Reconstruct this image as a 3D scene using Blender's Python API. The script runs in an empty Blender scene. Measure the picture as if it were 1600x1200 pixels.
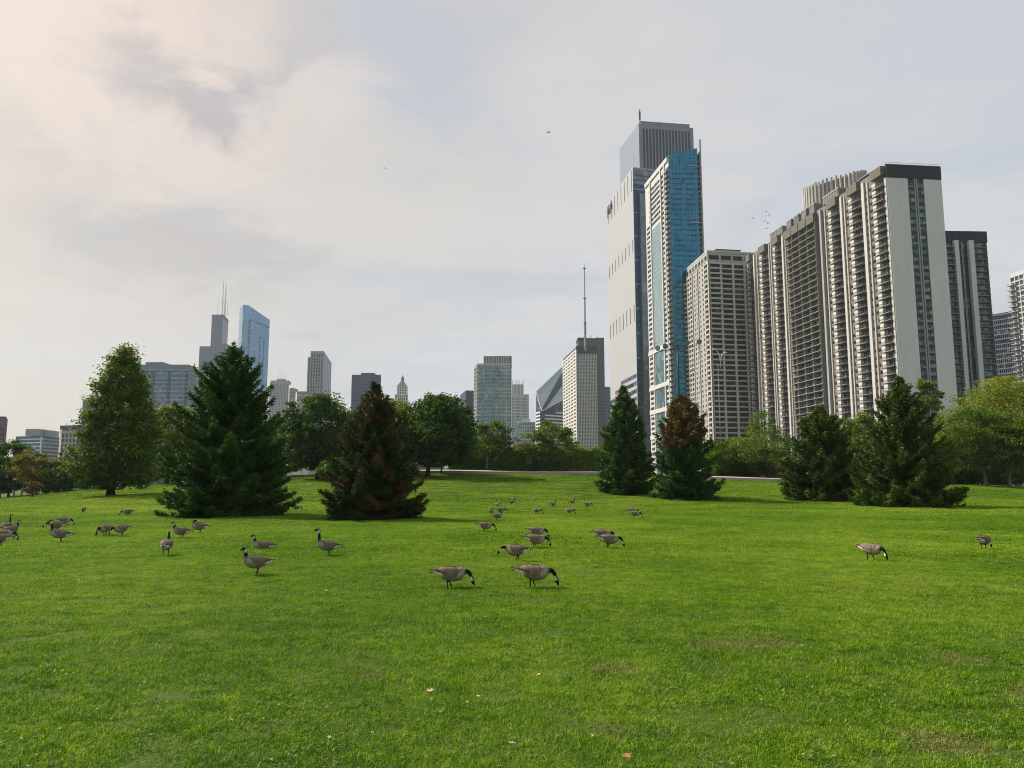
import bpy, math, random
import numpy as np
from mathutils import Vector

random.seed(7)
RNG = np.random.default_rng(7)
sc = bpy.context.scene
col = sc.collection
rad = math.radians

# ------------------------------------------------------------------ camera
FOC = 1202.0                       # focal length in pixels of the 1600 px wide photograph
PITCH = math.atan(155 / FOC)
EYE = 1.75
cp, sp = math.cos(PITCH), math.sin(PITCH)
cd = bpy.data.cameras.new('camera')
cam = bpy.data.objects.new('camera', cd)
col.objects.link(cam)
cd.sensor_width = 36.0
cd.lens = 36.0 * FOC / 1600
cd.clip_start, cd.clip_end = 0.1, 12000
cam.location = (0, 0, EYE)
cam.rotation_euler = (math.pi / 2 + PITCH, 0, 0)
sc.camera = cam

# ------------------------------------------------------------------ light
SUN_AZ, SUN_EL = -62.0, 40.0       # azimuth clockwise from the view direction
sd = Vector((math.sin(rad(SUN_AZ)) * math.cos(rad(SUN_EL)), math.cos(rad(SUN_AZ)) * math.cos(rad(SUN_EL)), math.sin(rad(SUN_EL))))
sl = bpy.data.lights.new('sun', 'SUN')
sl.energy = 1.5
sl.angle = rad(11)
sl.color = (1.0, 0.945, 0.865)
so = bpy.data.objects.new('sun', sl)
col.objects.link(so)
so.rotation_euler = (-sd).to_track_quat('-Z', 'Y').to_euler()
so.location = sd * 500

vs = sc.view_settings
vs.view_transform = 'Standard'
vs.look = 'None'
vs.exposure = 2.25
vs.gamma = 1
vs.use_curve_mapping = False
sc.render.engine = 'CYCLES'
cy = sc.cycles
sc.cycles.pixel_filter_type = 'BLACKMAN_HARRIS'
cy.filter_width = 1.05
cy.use_denoising = True
cy.denoiser = 'OPENIMAGEDENOISE'
cy.denoising_input_passes = 'RGB_ALBEDO_NORMAL'
cy.denoising_prefilter = 'NONE'
cy.max_bounces = 6
cy.diffuse_bounces = 3
cy.glossy_bounces = 3
cy.transmission_bounces = 4
cy.transparent_max_bounces = 8
cy.volume_bounces = 1
cy.use_adaptive_sampling = True
cy.adaptive_threshold = 0.005


class NT:
    """tiny node-tree writer"""
    def __init__(s, tree):
        s.t = tree
        tree.nodes.clear()

    def n(s, typ, **kw):
        nd = s.t.nodes.new(typ)
        for k, v in kw.items():
            setattr(nd, k, v)
        return nd

    def l(s, a, b):
        s.t.links.new(a, b)

    def set(s, sock, v):
        if isinstance(v, (int, float)):
            sock.default_value = v
        elif isinstance(v, (tuple, list)):
            if len(sock.default_value) == 4 and len(v) == 3:
                v = (*v, 1)
            sock.default_value = v
        else:
            s.l(v, sock)

    def math(s, op, a, b=0.0, c=None, clamp=False):
        nd = s.n('ShaderNodeMath', operation=op, use_clamp=clamp)
        s.set(nd.inputs[0], a)
        s.set(nd.inputs[1], b)
        if c is not None:
            s.set(nd.inputs[2], c)
        return nd.outputs[0]

    def mix(s, f, a, b, blend='MIX'):
        nd = s.n('ShaderNodeMix', data_type='RGBA', blend_type=blend)
        s.set(nd.inputs[0], f)
        s.set(nd.inputs[6], a)
        s.set(nd.inputs[7], b)
        return nd.outputs[2]

    def noise(s, vec, scale, detail=4, rough=0.55, dist=0.0):
        nd = s.n('ShaderNodeTexNoise')
        if vec is not None:
            s.l(vec, nd.inputs['Vector'])
        nd.inputs['Scale'].default_value = scale
        nd.inputs['Detail'].default_value = detail
        nd.inputs['Roughness'].default_value = rough
        nd.inputs['Distortion'].default_value = dist
        return nd.outputs['Fac']

    def ramp(s, f, stops, interp='LINEAR'):
        nd = s.n('ShaderNodeValToRGB')
        nd.color_ramp.interpolation = interp
        e = nd.color_ramp.elements
        while len(e) < len(stops):
            e.new(0.5)
        for el, (p, c) in zip(e, stops):
            el.position = p
            el.color = (*c, 1) if isinstance(c, (tuple, list)) else (c, c, c, 1)
        s.set(nd.inputs[0], f)
        return nd.outputs[0]

    def smooth(s, v, a, b, o0=0.0, o1=1.0):
        nd = s.n('ShaderNodeMapRange', interpolation_type='SMOOTHSTEP')
        s.set(nd.inputs[0], v)
        nd.inputs[1].default_value = a
        nd.inputs[2].default_value = b
        nd.inputs[3].default_value = o0
        nd.inputs[4].default_value = o1
        return nd.outputs[0]


# ------------------------------------------------------------------ sky
world = bpy.data.worlds.new('World')
sc.world = world
world.use_nodes = True
w = NT(world.node_tree)
tc = w.n('ShaderNodeTexCoord')
D = tc.outputs['Generated']
sky = w.n('ShaderNodeTexSky', sky_type='NISHITA', sun_disc=False)
sky.sun_elevation = rad(SUN_EL)
sky.sun_rotation = rad(SUN_AZ)
sky.air_density, sky.dust_density, sky.ozone_density = 1.0, 2.0, 1.0
sx = w.n('ShaderNodeSeparateXYZ')
w.l(D, sx.inputs[0])
X, Y, Z = sx.outputs
zc = w.math('MAXIMUM', Z, 0.0)
den = w.math('ADD', zc, 0.16)                  # directions laid on a far cloud deck
cv = w.n('ShaderNodeCombineXYZ')
w.l(w.math('DIVIDE', X, den), cv.inputs[0])
w.l(w.math('DIVIDE', Y, den), cv.inputs[1])
deck = cv.outputs[0]
mp = w.n('ShaderNodeMapping')
mp.inputs['Rotation'].default_value = (0, 0, rad(25))
mp.inputs['Scale'].default_value = (0.75, 1.25, 1)
mp.inputs['Location'].default_value = (0.35, 1.9, 0)
w.l(deck, mp.inputs['Vector'])
n_big = w.noise(mp.outputs[0], 1.0, 7, 0.56, 0.9)
n_soft = w.noise(mp.outputs[0], 0.55, 3, 0.5, 0.3)
n_wisp = w.noise(mp.outputs[0], 2.6, 8, 0.62, 1.2)
# side to side: warm light on the left where the sun sits behind cloud, cool on the right
side = w.smooth(X, -0.62, 0.42)
base = w.mix(side, (1.70, 1.49, 1.24), (1.77, 1.80, 1.85))
# cool band low down away from the sun
low = w.math('MULTIPLY', w.smooth(Z, 0.26, 0.03), w.smooth(X, -0.45, 0.1), clamp=True)
base = w.mix(w.math('MULTIPLY', low, 0.95), base, (1.40, 1.50, 1.68))
cloud_l = w.mix(side, (1.90, 1.66, 1.44), (2.00, 1.95, 1.88))
cloud_d = w.mix(side, (1.26, 1.21, 1.17), (1.56, 1.66, 1.80))
lightm = w.smooth(w.math('ADD', n_big, w.math('MULTIPLY', w.math('SUBTRACT', n_wisp, 0.5), 0.35)), 0.46, 0.66)
darkm = w.smooth(w.math('ADD', n_big, w.math('MULTIPLY', w.math('SUBTRACT', n_soft, 0.5), 0.9)), 0.50, 0.34)
fade = w.smooth(Z, 0.0, 0.22)                 # cloud relief melts into haze near the horizon
lightm = w.math('MULTIPLY', w.math('MULTIPLY', lightm, fade), 0.9)
darkm = w.math('MULTIPLY', w.math('MULTIPLY', darkm, fade), 0.8)
c1 = w.mix(darkm, base, cloud_d)
c2 = w.mix(lightm, c1, cloud_l)
# single cloud masses and gaps, their edges torn by noise
nz = w.n('ShaderNodeTexNoise')
w.l(deck, nz.inputs['Vector'])
nz.inputs['Scale'].default_value = 3.4
nz.inputs['Detail'].default_value = 9
nz.inputs['Roughness'].default_value = 0.62
nz.inputs['Distortion'].default_value = 0.6
dv = w.n('ShaderNodeVectorMath', operation='SUBTRACT')
w.l(nz.outputs['Color'], dv.inputs[0])
dv.inputs[1].default_value = (0.5, 0.5, 0.5)
ds = w.n('ShaderNodeVectorMath', operation='SCALE')
w.l(dv.outputs[0], ds.inputs[0])
ds.inputs['Scale'].default_value = 0.30
da = w.n('ShaderNodeVectorMath', operation='ADD')
w.l(D, da.inputs[0])
w.l(ds.outputs[0], da.inputs[1])
dn_ = w.n('ShaderNodeVectorMath', operation='NORMALIZE')
w.l(da.outputs[0], dn_.inputs[0])


def cloud_blob(c, azi, ele, r_out, colour, amount, sq=1.0, soft=0.2):
    """a soft mass round one direction (degrees), flattened by sq"""
    d_ = Vector((math.sin(rad(azi)) * math.cos(rad(ele)), math.cos(rad(azi)) * math.cos(rad(ele)), math.sin(rad(ele))))
    df = w.n('ShaderNodeVectorMath', operation='SUBTRACT')
    w.l(dn_.outputs[0], df.inputs[0])
    df.inputs[1].default_value = d_
    sc2 = w.n('ShaderNodeVectorMath', operation='MULTIPLY')
    w.l(df.outputs[0], sc2.inputs[0])
    sc2.inputs[1].default_value = (1, 1, sq)
    ln = w.n('ShaderNodeVectorMath', operation='LENGTH')
    w.l(sc2.outputs[0], ln.inputs[0])
    mk = w.smooth(ln.outputs['Value'], rad(r_out), rad(r_out) * soft, 0.0, amount)
    return w.mix(mk, c, colour)


c2 = cloud_blob(c2, -29, 35, 11, (1.60, 1.66, 1.56), 0.9, 1.6)
c2 = cloud_blob(c2, -25, 26.5, 14, (2.12, 1.78, 1.50), 0.95, 2.1, 0.5)
c2 = cloud_blob(c2, -22.5, 26.5, 10, (1.24, 1.15, 1.13), 0.9, 3.6, 0.2)
c2 = cloud_blob(c2, -17, 28.5, 6, (1.34, 1.28, 1.26), 0.7, 3.0, 0.2)
c2 = cloud_blob(c2, -15, 31, 7, (1.46, 1.42, 1.40), 0.8, 2.2)
c2 = cloud_blob(c2, -14, 26, 8, (2.02, 1.84, 1.66), 0.8, 2.6, 0.4)
c2 = cloud_blob(c2, -7, 30, 8, (1.45, 1.51, 1.60), 0.85, 0.8, 0.3)
c2 = cloud_blob(c2, -11, 21, 13, (1.92, 1.76, 1.54), 0.7, 2.2)
c2 = cloud_blob(c2, -24, 16, 12, (1.44, 1.28, 1.14), 0.8, 3.2)
c2 = cloud_blob(c2, -29, 11, 10, (1.80, 1.58, 1.36), 0.7, 1.8)
c2 = cloud_blob(c2, -8, 15, 9, (1.60, 1.60, 1.63), 0.6, 3.4)
c2 = cloud_blob(c2, 7, 25, 14, (1.96, 1.90, 1.80), 0.6, 1.3)
dt = w.n('ShaderNodeVectorMath', operation='DOT_PRODUCT')
w.l(D, dt.inputs[0])
dt.inputs[1].default_value = sd
glow = w.math('POWER', w.math('MAXIMUM', dt.outputs['Value'], 0.0), 9.0)
c3 = w.mix(glow, c2, (0.75, 0.52, 0.25), 'ADD')
final = w.mix(0.05, c3, sky.outputs[0])
bg = w.n('ShaderNodeBackground')
w.l(final, bg.inputs[0])
bg.inputs[1].default_value = 0.071
wo = w.n('ShaderNodeOutputWorld')
w.l(bg.outputs[0], wo.inputs[0])

# ------------------------------------------------------------------ pixel <-> place


def ray(px, py):
    u, v = (px - 800) / FOC, (600 - py) / FOC
    return Vector((u, cp - v * sp, sp + v * cp))


def at(px, py, Yd):
    """the point seen at a photo pixel at distance Yd ahead"""
    d = ray(px, py)
    t = Yd / d.y
    return Vector((d.x * t, Yd, EYE + d.z * t))


def xat(px, Yd, z):
    dep = Yd * cp + (z - EYE) * sp
    return (px - 800) / FOC * dep


def ratio(py):
    v = (600 - py) / FOC
    return (sp + v * cp) / (cp - v * sp)


CREST = 112.0
_cp = [(-900, 790), (0, 781), (120, 767), (230, 757), (450, 744), (650, 738), (930, 741), (1130, 749), (1240, 752), (1500, 758), (1600, 761), (2500, 764)]
_cu = np.array([(a - 800) / FOC for a, b in _cp])
_cz = np.array([EYE + ratio(b) * CREST for a, b in _cp])


def ground(x, y):
    x, y = np.asarray(x, float), np.asarray(y, float)
    u = np.where(y > 1, x / np.maximum(y, 1), np.sign(x) * 3)
    z0 = np.interp(u, _cu, _cz)
    s = np.clip((y - 55) / (CREST - 55), 0, 1)
    s = s * s * (3 - 2 * s) * 0.55 + 0.45 * s ** 1.5
    beyond = np.clip((y - CREST - 5) / 160, 0, 1)
    h = z0 * s * (1 - beyond) - 3.0 * beyond
    h = h + 0.035 * np.sin(x * 0.33 + 1.0) * np.sin(y * 0.27) + 0.03 * np.sin(x * 0.9 + y * 0.5) * (y < 60)
    return h


def gz(x, y):
    return float(ground(x, y))


def on_ground(px, py, far=None):
    d = ray(px, py)
    Yd = 4.0
    while Yd < CREST + 3:
        t = Yd / d.y
        if EYE + d.z * t < gz(d.x * t, Yd):
            return Vector((d.x * t, Yd, gz(d.x * t, Yd)))
        Yd += 0.05 if Yd < 60 else 0.2
    Yd = far or CREST + 2
    x = d.x * Yd / d.y
    return Vector((x, Yd, gz(x, Yd)))


# ------------------------------------------------------------------ object helpers
def tag(o, label=None, cat=None, group=None, kind=None):
    if label:
        o['label'] = label
    if cat:
        o['category'] = cat
    if group:
        o['group'] = group
    if kind:
        o['kind'] = kind
    return o


def root(name, label, cat, loc, group=None, rz=0.0):
    o = bpy.data.objects.new(name, None)
    o.empty_display_size = 0.3
    col.objects.link(o)
    o.location = loc
    o.rotation_euler = (0, 0, rz)
    return tag(o, label, cat, group)


def link_mesh(name, me, parent=None, world=None, kind=None, label=None):
    o = bpy.data.objects.new(name, me)
    col.objects.link(o)
    if parent is not None:
        o.parent = parent
    if world is not None:
        o.location = Vector(world) - (parent.location if parent is not None else Vector((0, 0, 0)))
    if kind:
        o['kind'] = kind
    if label:
        o['label'] = label
    return o


def np_mesh(name, verts, faces, mats, tint=None, midx=None, smooth=False):
    """mesh from numpy arrays; faces is (M,k)"""
    verts = np.ascontiguousarray(verts, np.float32)
    faces = np.ascontiguousarray(faces, np.int32)
    m, k = faces.shape
    me = bpy.data.meshes.new(name)
    me.vertices.add(len(verts))
    me.vertices.foreach_set('co', verts.ravel())
    me.loops.add(m * k)
    me.loops.foreach_set('vertex_index', faces.ravel())
    me.polygons.add(m)
    me.polygons.foreach_set('loop_start', np.arange(0, m * k, k, dtype=np.int32))
    for mt in mats:
        me.materials.append(mt)
    if midx is not None:
        me.polygons.foreach_set('material_index', np.asarray(midx, np.int32))
    if smooth:
        me.polygons.foreach_set('use_smooth', np.ones(m, bool))
    if tint is not None:
        a = me.attributes.new('tint', 'FLOAT', 'FACE')
        a.data.foreach_set('value', np.asarray(tint, np.float32))
    me.update(calc_edges=True)
    return me


class Fr:
    """a facade frame: u to the right as seen, v up, w out of the wall"""
    def __init__(s, A, B, z=0.0):
        s.A = Vector((A[0], A[1], z))
        d = Vector((B[0] - A[0], B[1] - A[1], 0))
        s.L = d.length
        s.U = d / s.L
        s.N = Vector((s.U.y, -s.U.x, 0))

    def p(s, u, v, w=0.0):
        return s.A + s.U * u + s.N * w + Vector((0, 0, v))

    def uv(s, px, py):
        d = ray(px, py)
        o = Vector((0, 0, EYE))
        t = (s.A - o).dot(s.N) / d.dot(s.N)
        q = o + d * t - s.A
        return q.dot(s.U), q.z

    def u(s, px, py):
        return s.uv(px, py)[0]

    def v(s, px, py):
        return s.uv(px, py)[1]

    def local(s):
        f = Fr.__new__(Fr)
        f.A, f.U, f.N, f.L = Vector((0, 0, 0)), s.U, s.N, s.L
        return f


class MB:
    def __init__(s):
        s.v, s.f, s.m, s.mats = [], [], [], []

    def mi(s, mat):
        if mat not in s.mats:
            s.mats.append(mat)
        return s.mats.index(mat)

    def box(s, fr, u0, u1, v0, v1, w0, w1, mat):
        b = len(s.v)
        for w_ in (w0, w1):
            for (a, c) in ((u0, v0), (u1, v0), (u1, v1), (u0, v1)):
                s.v.append(fr.p(a, c, w_))
        i = s.mi(mat)
        for q in ((4, 5, 6, 7), (1, 0, 3, 2), (0, 4, 7, 3), (5, 1, 2, 6), (3, 7, 6, 2), (0, 1, 5, 4)):
            s.f.append([b + k for k in q])
            s.m.append(i)

    def prism(s, pts, z0, z1, mat, topz=None):
        """vertical prism on a ccw or cw outline; topz gives each corner its own top"""
        area = sum(pts[i][0] * pts[(i + 1) % len(pts)][1] - pts[(i + 1) % len(pts)][0] * pts[i][1] for i in range(len(pts)))
        tz = list(topz) if topz else [z1] * len(pts)
        pts = list(pts)
        if area < 0:
            pts.reverse()
            tz.reverse()
        b, n, i = len(s.v), len(pts), s.mi(mat)
        for q in pts:
            s.v.append(Vector((q[0], q[1], z0)))
        for q, t in zip(pts, tz):
            s.v.append(Vector((q[0], q[1], t)))
        for k in range(n):
            s.f.append([b + k, b + (k + 1) % n, b + n + (k + 1) % n, b + n + k])
            s.m.append(i)
        s.f.append([b + n + k for k in range(n)])
        s.m.append(i)
        s.f.append([b + k for k in reversed(range(n))])
        s.m.append(i)

    def tube(s, pts, radii, mat, n=7, cap=True):
        """tapered tube through points"""
        b, i = len(s.v), s.mi(mat)
        up = None
        for k, p in enumerate(pts):
            p = Vector(p)
            a = Vector(pts[max(k - 1, 0)])
            c = Vector(pts[min(k + 1, len(pts) - 1)])
            t = (c - a).normalized()
            if up is None:
                up = t.orthogonal().normalized()
            e1 = (up - t * up.dot(t)).normalized()
            up = e1
            e2 = t.cross(e1)
            for j in range(n):
                g = 2 * math.pi * j / n
                s.v.append(p + (e1 * math.cos(g) + e2 * math.sin(g)) * radii[k])
        for k in range(len(pts) - 1):
            for j in range(n):
                s.f.append([b + k * n + j, b + k * n + (j + 1) % n, b + (k + 1) * n + (j + 1) % n, b + (k + 1) * n + j])
                s.m.append(i)
        if cap:
            s.f.append([b + j for j in reversed(range(n))])
            s.m.append(i)
            s.f.append([b + (len(pts) - 1) * n + j for j in range(n)])
            s.m.append(i)

    def poly(s, pts, mat):
        b = len(s.v)
        s.v += [Vector(p) for p in pts]
        s.f.append(list(range(b, b + len(pts))))
        s.m.append(s.mi(mat))

    def mesh(s, name, origin=(0, 0, 0), smooth=False):
        me = bpy.data.meshes.new(name)
        o = Vector(origin)
        me.from_pydata([tuple(v - o) for v in s.v], [], s.f)
        for mt in s.mats:
            me.materials.append(mt)
        me.polygons.foreach_set('material_index', s.m)
        if smooth:
            me.polygons.foreach_set('use_smooth', [True] * len(s.f))
        me.update()
        return me

    def build(s, name, parent=None, kind=None, label=None, smooth=False):
        o = Vector((0, 0, 0)) if parent is None else parent.location
        me = s.mesh(name, o, smooth)
        return link_mesh(name, me, parent, None, kind, label)


# ------------------------------------------------------------------ materials
def mat(name):
    m = bpy.data.materials.new(name)
    m.use_nodes = True
    return m, NT(m.node_tree)


def finish(n, bsdf):
    o = n.n('ShaderNodeOutputMaterial')
    n.l(bsdf, o.inputs[0])


def m_wall(name, c, var=0.16, scale=0.35, rough=0.85, streak=0.14, bump=0.0, fine=6.0):
    """masonry, concrete or painted metal: mottled and streaked by weather"""
    m, n = mat(name)
    g = n.n('ShaderNodeNewGeometry')
    mp = n.n('ShaderNodeMapping')
    mp.inputs['Scale'].default_value = (1, 1, 0.07)
    n.l(g.outputs['Position'], mp.inputs['Vector'])
    a = n.noise(g.outputs['Position'], scale, 5, 0.6)
    b = n.noise(mp.outputs[0], 0.9, 4, 0.6)
    f = n.noise(g.outputs['Position'], fine, 2, 0.5)
    k = n.math('ADD', n.math('MULTIPLY', n.math('SUBTRACT', a, 0.5), var * 2.2), n.math('MULTIPLY', n.math('SUBTRACT', b, 0.5), streak * 2.2))
    k = n.math('ADD', n.math('ADD', k, n.math('MULTIPLY', n.math('SUBTRACT', f, 0.5), var * 0.8)), 1.0)
    cc = n.n('ShaderNodeVectorMath', operation='SCALE')
    cc.inputs[0].default_value = c
    n.l(k, cc.inputs['Scale'])
    p = n.n('ShaderNodeBsdfPrincipled')
    n.l(cc.outputs[0], p.inputs['Base Color'])
    p.inputs['Roughness'].default_value = rough
    p.inputs['Specular IOR Level'].default_value = 0.25
    if bump:
        bp = n.n('ShaderNodeBump')
        bp.inputs['Strength'].default_value = bump
        bp.inputs['Distance'].default_value = 0.02
        n.l(f, bp.inputs['Height'])
        n.l(bp.outputs[0], p.inputs['Normal'])
    finish(n, p.outputs[0])
    return m


def m_glass(name, c, c2, cell=(1.5, 1.5, 3.0), rough=0.08, metallic=0.0, blind=0.25, blind_c=(0.35, 0.34, 0.31), spec=0.3, wav=0.0):
    """window glass: every pane its own tint, some with blinds drawn behind"""
    m, n = mat(name)
    g = n.n('ShaderNodeNewGeometry')
    sn = n.n('ShaderNodeVectorMath', operation='SNAP')
    n.l(g.outputs['Position'], sn.inputs[0])
    sn.inputs[1].default_value = cell
    wn = n.n('ShaderNodeTexWhiteNoise', noise_dimensions='3D')
    n.l(sn.outputs[0], wn.inputs['Vector'])
    r = wn.outputs['Value']
    sep = n.n('ShaderNodeSeparateColor')
    n.l(wn.outputs['Color'], sep.inputs[0])
    cl = n.mix(r, c, c2)
    cl = n.mix(n.math('MULTIPLY', n.math('GREATER_THAN', sep.outputs[1], 1 - blind), sep.outputs[2]), cl, blind_c)
    p = n.n('ShaderNodeBsdfPrincipled')
    n.l(cl, p.inputs['Base Color'])
    p.inputs['Roughness'].default_value = rough
    p.inputs['Metallic'].default_value = metallic
    p.inputs['Specular IOR Level'].default_value = spec
    # panes sit a hair out of true
    nb = n.n('ShaderNodeVectorMath', operation='SUBTRACT')
    n.l(wn.outputs['Color'], nb.inputs[0])
    nb.inputs[1].default_value = (0.5, 0.5, 0.5)
    ns = n.n('ShaderNodeVectorMath', operation='SCALE')
    n.l(nb.outputs[0], ns.inputs[0])
    ns.inputs['Scale'].default_value = 0.03 + wav
    na = n.n('ShaderNodeVectorMath', operation='ADD')
    n.l(g.outputs['Normal'], na.inputs[0])
    n.l(ns.outputs[0], na.inputs[1])
    nn = n.n('ShaderNodeVectorMath', operation='NORMALIZE')
    n.l(na.outputs[0], nn.inputs[0])
    n.l(nn.outputs[0], p.inputs['Normal'])
    finish(n, p.outputs[0])
    return m


def m_leaf(name, stops, trans=0.3, rough=0.55):
    """leaves: colour runs over each leaf cluster's own tint"""
    m, n = mat(name)
    a = n.n('ShaderNodeAttribute', attribute_name='tint')
    c = n.ramp(a.outputs['Fac'], stops)
    p = n.n('ShaderNodeBsdfPrincipled')
    n.l(c, p.inputs['Base Color'])
    p.inputs['Roughness'].default_value = rough
    p.inputs['Specular IOR Level'].default_value = 0.12
    t = n.n('ShaderNodeBsdfTranslucent')
    tc_ = n.mix(1.0, c, (1.25, 1.2, 0.55), 'MULTIPLY')
    n.l(tc_, t.inputs[0])
    mx = n.n('ShaderNodeMixShader')
    mx.inputs[0].default_value = trans
    n.l(p.outputs[0], mx.inputs[1])
    n.l(t.outputs[0], mx.inputs[2])
    finish(n, mx.outputs[0])
    return m


M = {}
M['conc_warm'] = m_wall('concrete_warm', (0.40, 0.38, 0.34), 0.10)
M['conc_white'] = m_wall('concrete_white', (0.49, 0.48, 0.465), 0.08)
M['conc_pier'] = m_wall('concrete_pier', (0.45, 0.44, 0.415), 0.10)
M['conc_grey'] = m_wall('concrete_grey', (0.30, 0.31, 0.33), 0.12)
M['white_panel'] = m_wall('white_panel', (0.61, 0.625, 0.64), 0.05, 0.08, 0.8, 0.10)
M['tan_brick'] = m_wall('tan_brick', (0.17, 0.153, 0.137), 0.14)
M['tan_cap'] = m_wall('tan_cap', (0.135, 0.118, 0.094), 0.16)
M['balcony_slab'] = m_wall('balcony_slab', (0.25, 0.238, 0.21), 0.12)
M['balcony_panel'] = m_wall('balcony_panel', (0.52, 0.505, 0.475), 0.12)
M['rail'] = m_wall('dark_rail', (0.05, 0.06, 0.05), 0.1)
M['dark_fascia'] = m_wall('dark_fascia', (0.028, 0.03, 0.034), 0.15)
M['dark_spandrel'] = m_wall('dark_spandrel', (0.022, 0.028, 0.034), 0.2, 0.35, 0.4)
M['roof'] = m_wall('roof_gravel', (0.16, 0.155, 0.15), 0.15)
M['steel_grey'] = m_wall('steel_grey', (0.165, 0.195, 0.23), 0.08, 0.2, 0.5)
M['white_steel'] = m_wall('white_steel', (0.66, 0.66, 0.66), 0.06, 0.5, 0.5)
M['dark_steel'] = m_wall('dark_steel', (0.03, 0.033, 0.03), 0.1, 0.5, 0.5)
M['granite'] = m_wall('pale_granite', (0.215, 0.245, 0.285), 0.05, 0.05)
M['granite_dark'] = m_wall('granite_dark_strip', (0.016, 0.022, 0.032), 0.1, 0.1, 0.4)
M['white_clad'] = m_wall('white_cladding', (0.355, 0.352, 0.36), 0.04, 0.06, 0.6, 0.05)
M['beige_stone'] = m_wall('beige_stone', (0.34, 0.325, 0.30), 0.10)
M['beige_light'] = m_wall('beige_light', (0.48, 0.46, 0.42), 0.10)
M['brown_stone'] = m_wall('brown_stone', (0.10, 0.085, 0.085), 0.1)
M['purple_brick'] = m_wall('purple_brick', (0.11, 0.075, 0.085), 0.12)
M['bronze'] = m_wall('bronze_black', (0.018, 0.026, 0.038), 0.08, 0.1, 0.45)
M['white_terra'] = m_wall('white_terracotta', (0.55, 0.54, 0.51), 0.08)
M['copper'] = m_wall('green_copper', (0.13, 0.27, 0.24), 0.15)
M['limestone_grey'] = m_wall('limestone_grey', (0.255, 0.275, 0.305), 0.08)
M['g_dark'] = m_glass('glass_dark', (0.006, 0.008, 0.009), (0.018, 0.021, 0.021), blind=0.22, blind_c=(0.24, 0.23, 0.21), rough=0.4, spec=0.1)
M['g_bronze'] = m_glass('glass_bronze', (0.006, 0.0055, 0.005), (0.022, 0.018, 0.015), (2.1, 2.1, 2.85), blind=0.16, blind_c=(0.11, 0.09, 0.075), rough=0.35, spec=0.1)
M['g_green'] = m_glass('glass_green', (0.02, 0.05, 0.055), (0.09, 0.19, 0.20), (1.5, 1.5, 1.0), blind=0.45, blind_c=(0.30, 0.42, 0.42))
M['g_blue'] = m_glass('glass_blue', (0.012, 0.128, 0.222), (0.028, 0.190, 0.30), (2.4, 2.4, 3.0), 0.10, 0.85, 0.08, (0.02, 0.08, 0.14))
M['g_blue_dark'] = m_glass('glass_blue_dark', (0.010, 0.034, 0.075), (0.022, 0.065, 0.13), (4, 4, 2.0), 0.12, 0.5, 0.1, (0.03, 0.07, 0.11))
M['g_sky'] = m_glass('glass_sky_blue', (0.12, 0.25, 0.42), (0.17, 0.32, 0.49), (6, 6, 4.0), 0.12, 0.85, 0.06, (0.2, 0.25, 0.3))
M['g_teal'] = m_glass('glass_teal', (0.045, 0.11, 0.13), (0.11, 0.22, 0.24), (3.4, 3.4, 3.2), 0.10, 0.4, 0.25, (0.25, 0.3, 0.3))
M['g_pale'] = m_glass('glass_pale_teal', (0.30, 0.44, 0.47), (0.38, 0.52, 0.55), (3, 3, 3.0), 0.14, 0.75, 0.04, (0.3, 0.4, 0.4))
M['g_grey'] = m_glass('glass_grey', (0.10, 0.125, 0.15), (0.16, 0.19, 0.22), (3, 3, 3.5), 0.12, 0.6, 0.2, (0.25, 0.26, 0.27))
M['g_slope'] = m_glass('glass_sloped', (0.24, 0.31, 0.33), (0.29, 0.36, 0.38), (6, 6, 4), 0.35, 0.25, 0.0, (0.3, 0.3, 0.3))
M['bark'] = m_wall('bark_brown', (0.075, 0.058, 0.045), 0.35, 3.0, 0.95, 0.3, 0.6, 14)
M['bark_dark'] = m_wall('bark_dark', (0.035, 0.03, 0.026), 0.35, 3.0, 0.95, 0.3, 0.6, 14)
M['bark_pale'] = m_wall('bark_pale', (0.17, 0.15, 0.12), 0.35, 3.0, 0.95, 0.3, 0.6, 14)
M['kerb'] = m_wall('pale_path_concrete', (0.40, 0.34, 0.275), 0.12, 0.6)
M['field_stone'] = m_wall('grey_wall_concrete', (0.24, 0.235, 0.23), 0.2, 0.8)

# lawn soil under the grass blades
m, n = mat('lawn_ground')
g = n.n('ShaderNodeNewGeometry')
P = g.outputs['Position']
f1 = n.noise(P, 0.35, 5, 0.6)
f2 = n.noise(P, 9.0, 4, 0.7)
f3 = n.noise(P, 0.06, 3, 0.5)
c = n.ramp(f1, [(0.3, (0.040, 0.080, 0.006)), (0.55, (0.060, 0.105, 0.009)), (0.75, (0.085, 0.115, 0.018))])
c = n.mix(n.math('MULTIPLY', f2, 0.7), c, (0.05, 0.05, 0.018))
p = n.n('ShaderNodeBsdfPrincipled')
n.l(c, p.inputs['Base Color'])
p.inputs['Roughness'].default_value = 0.95
p.inputs['Specular IOR Level'].default_value = 0.1
bp = n.n('ShaderNodeBump')
bp.inputs['Strength'].default_value = 0.5
bp.inputs['Distance'].default_value = 0.03
n.l(f2, bp.inputs['Height'])
n.l(bp.outputs[0], p.inputs['Normal'])
finish(n, p.outputs[0])
M['lawn'] = m

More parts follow.
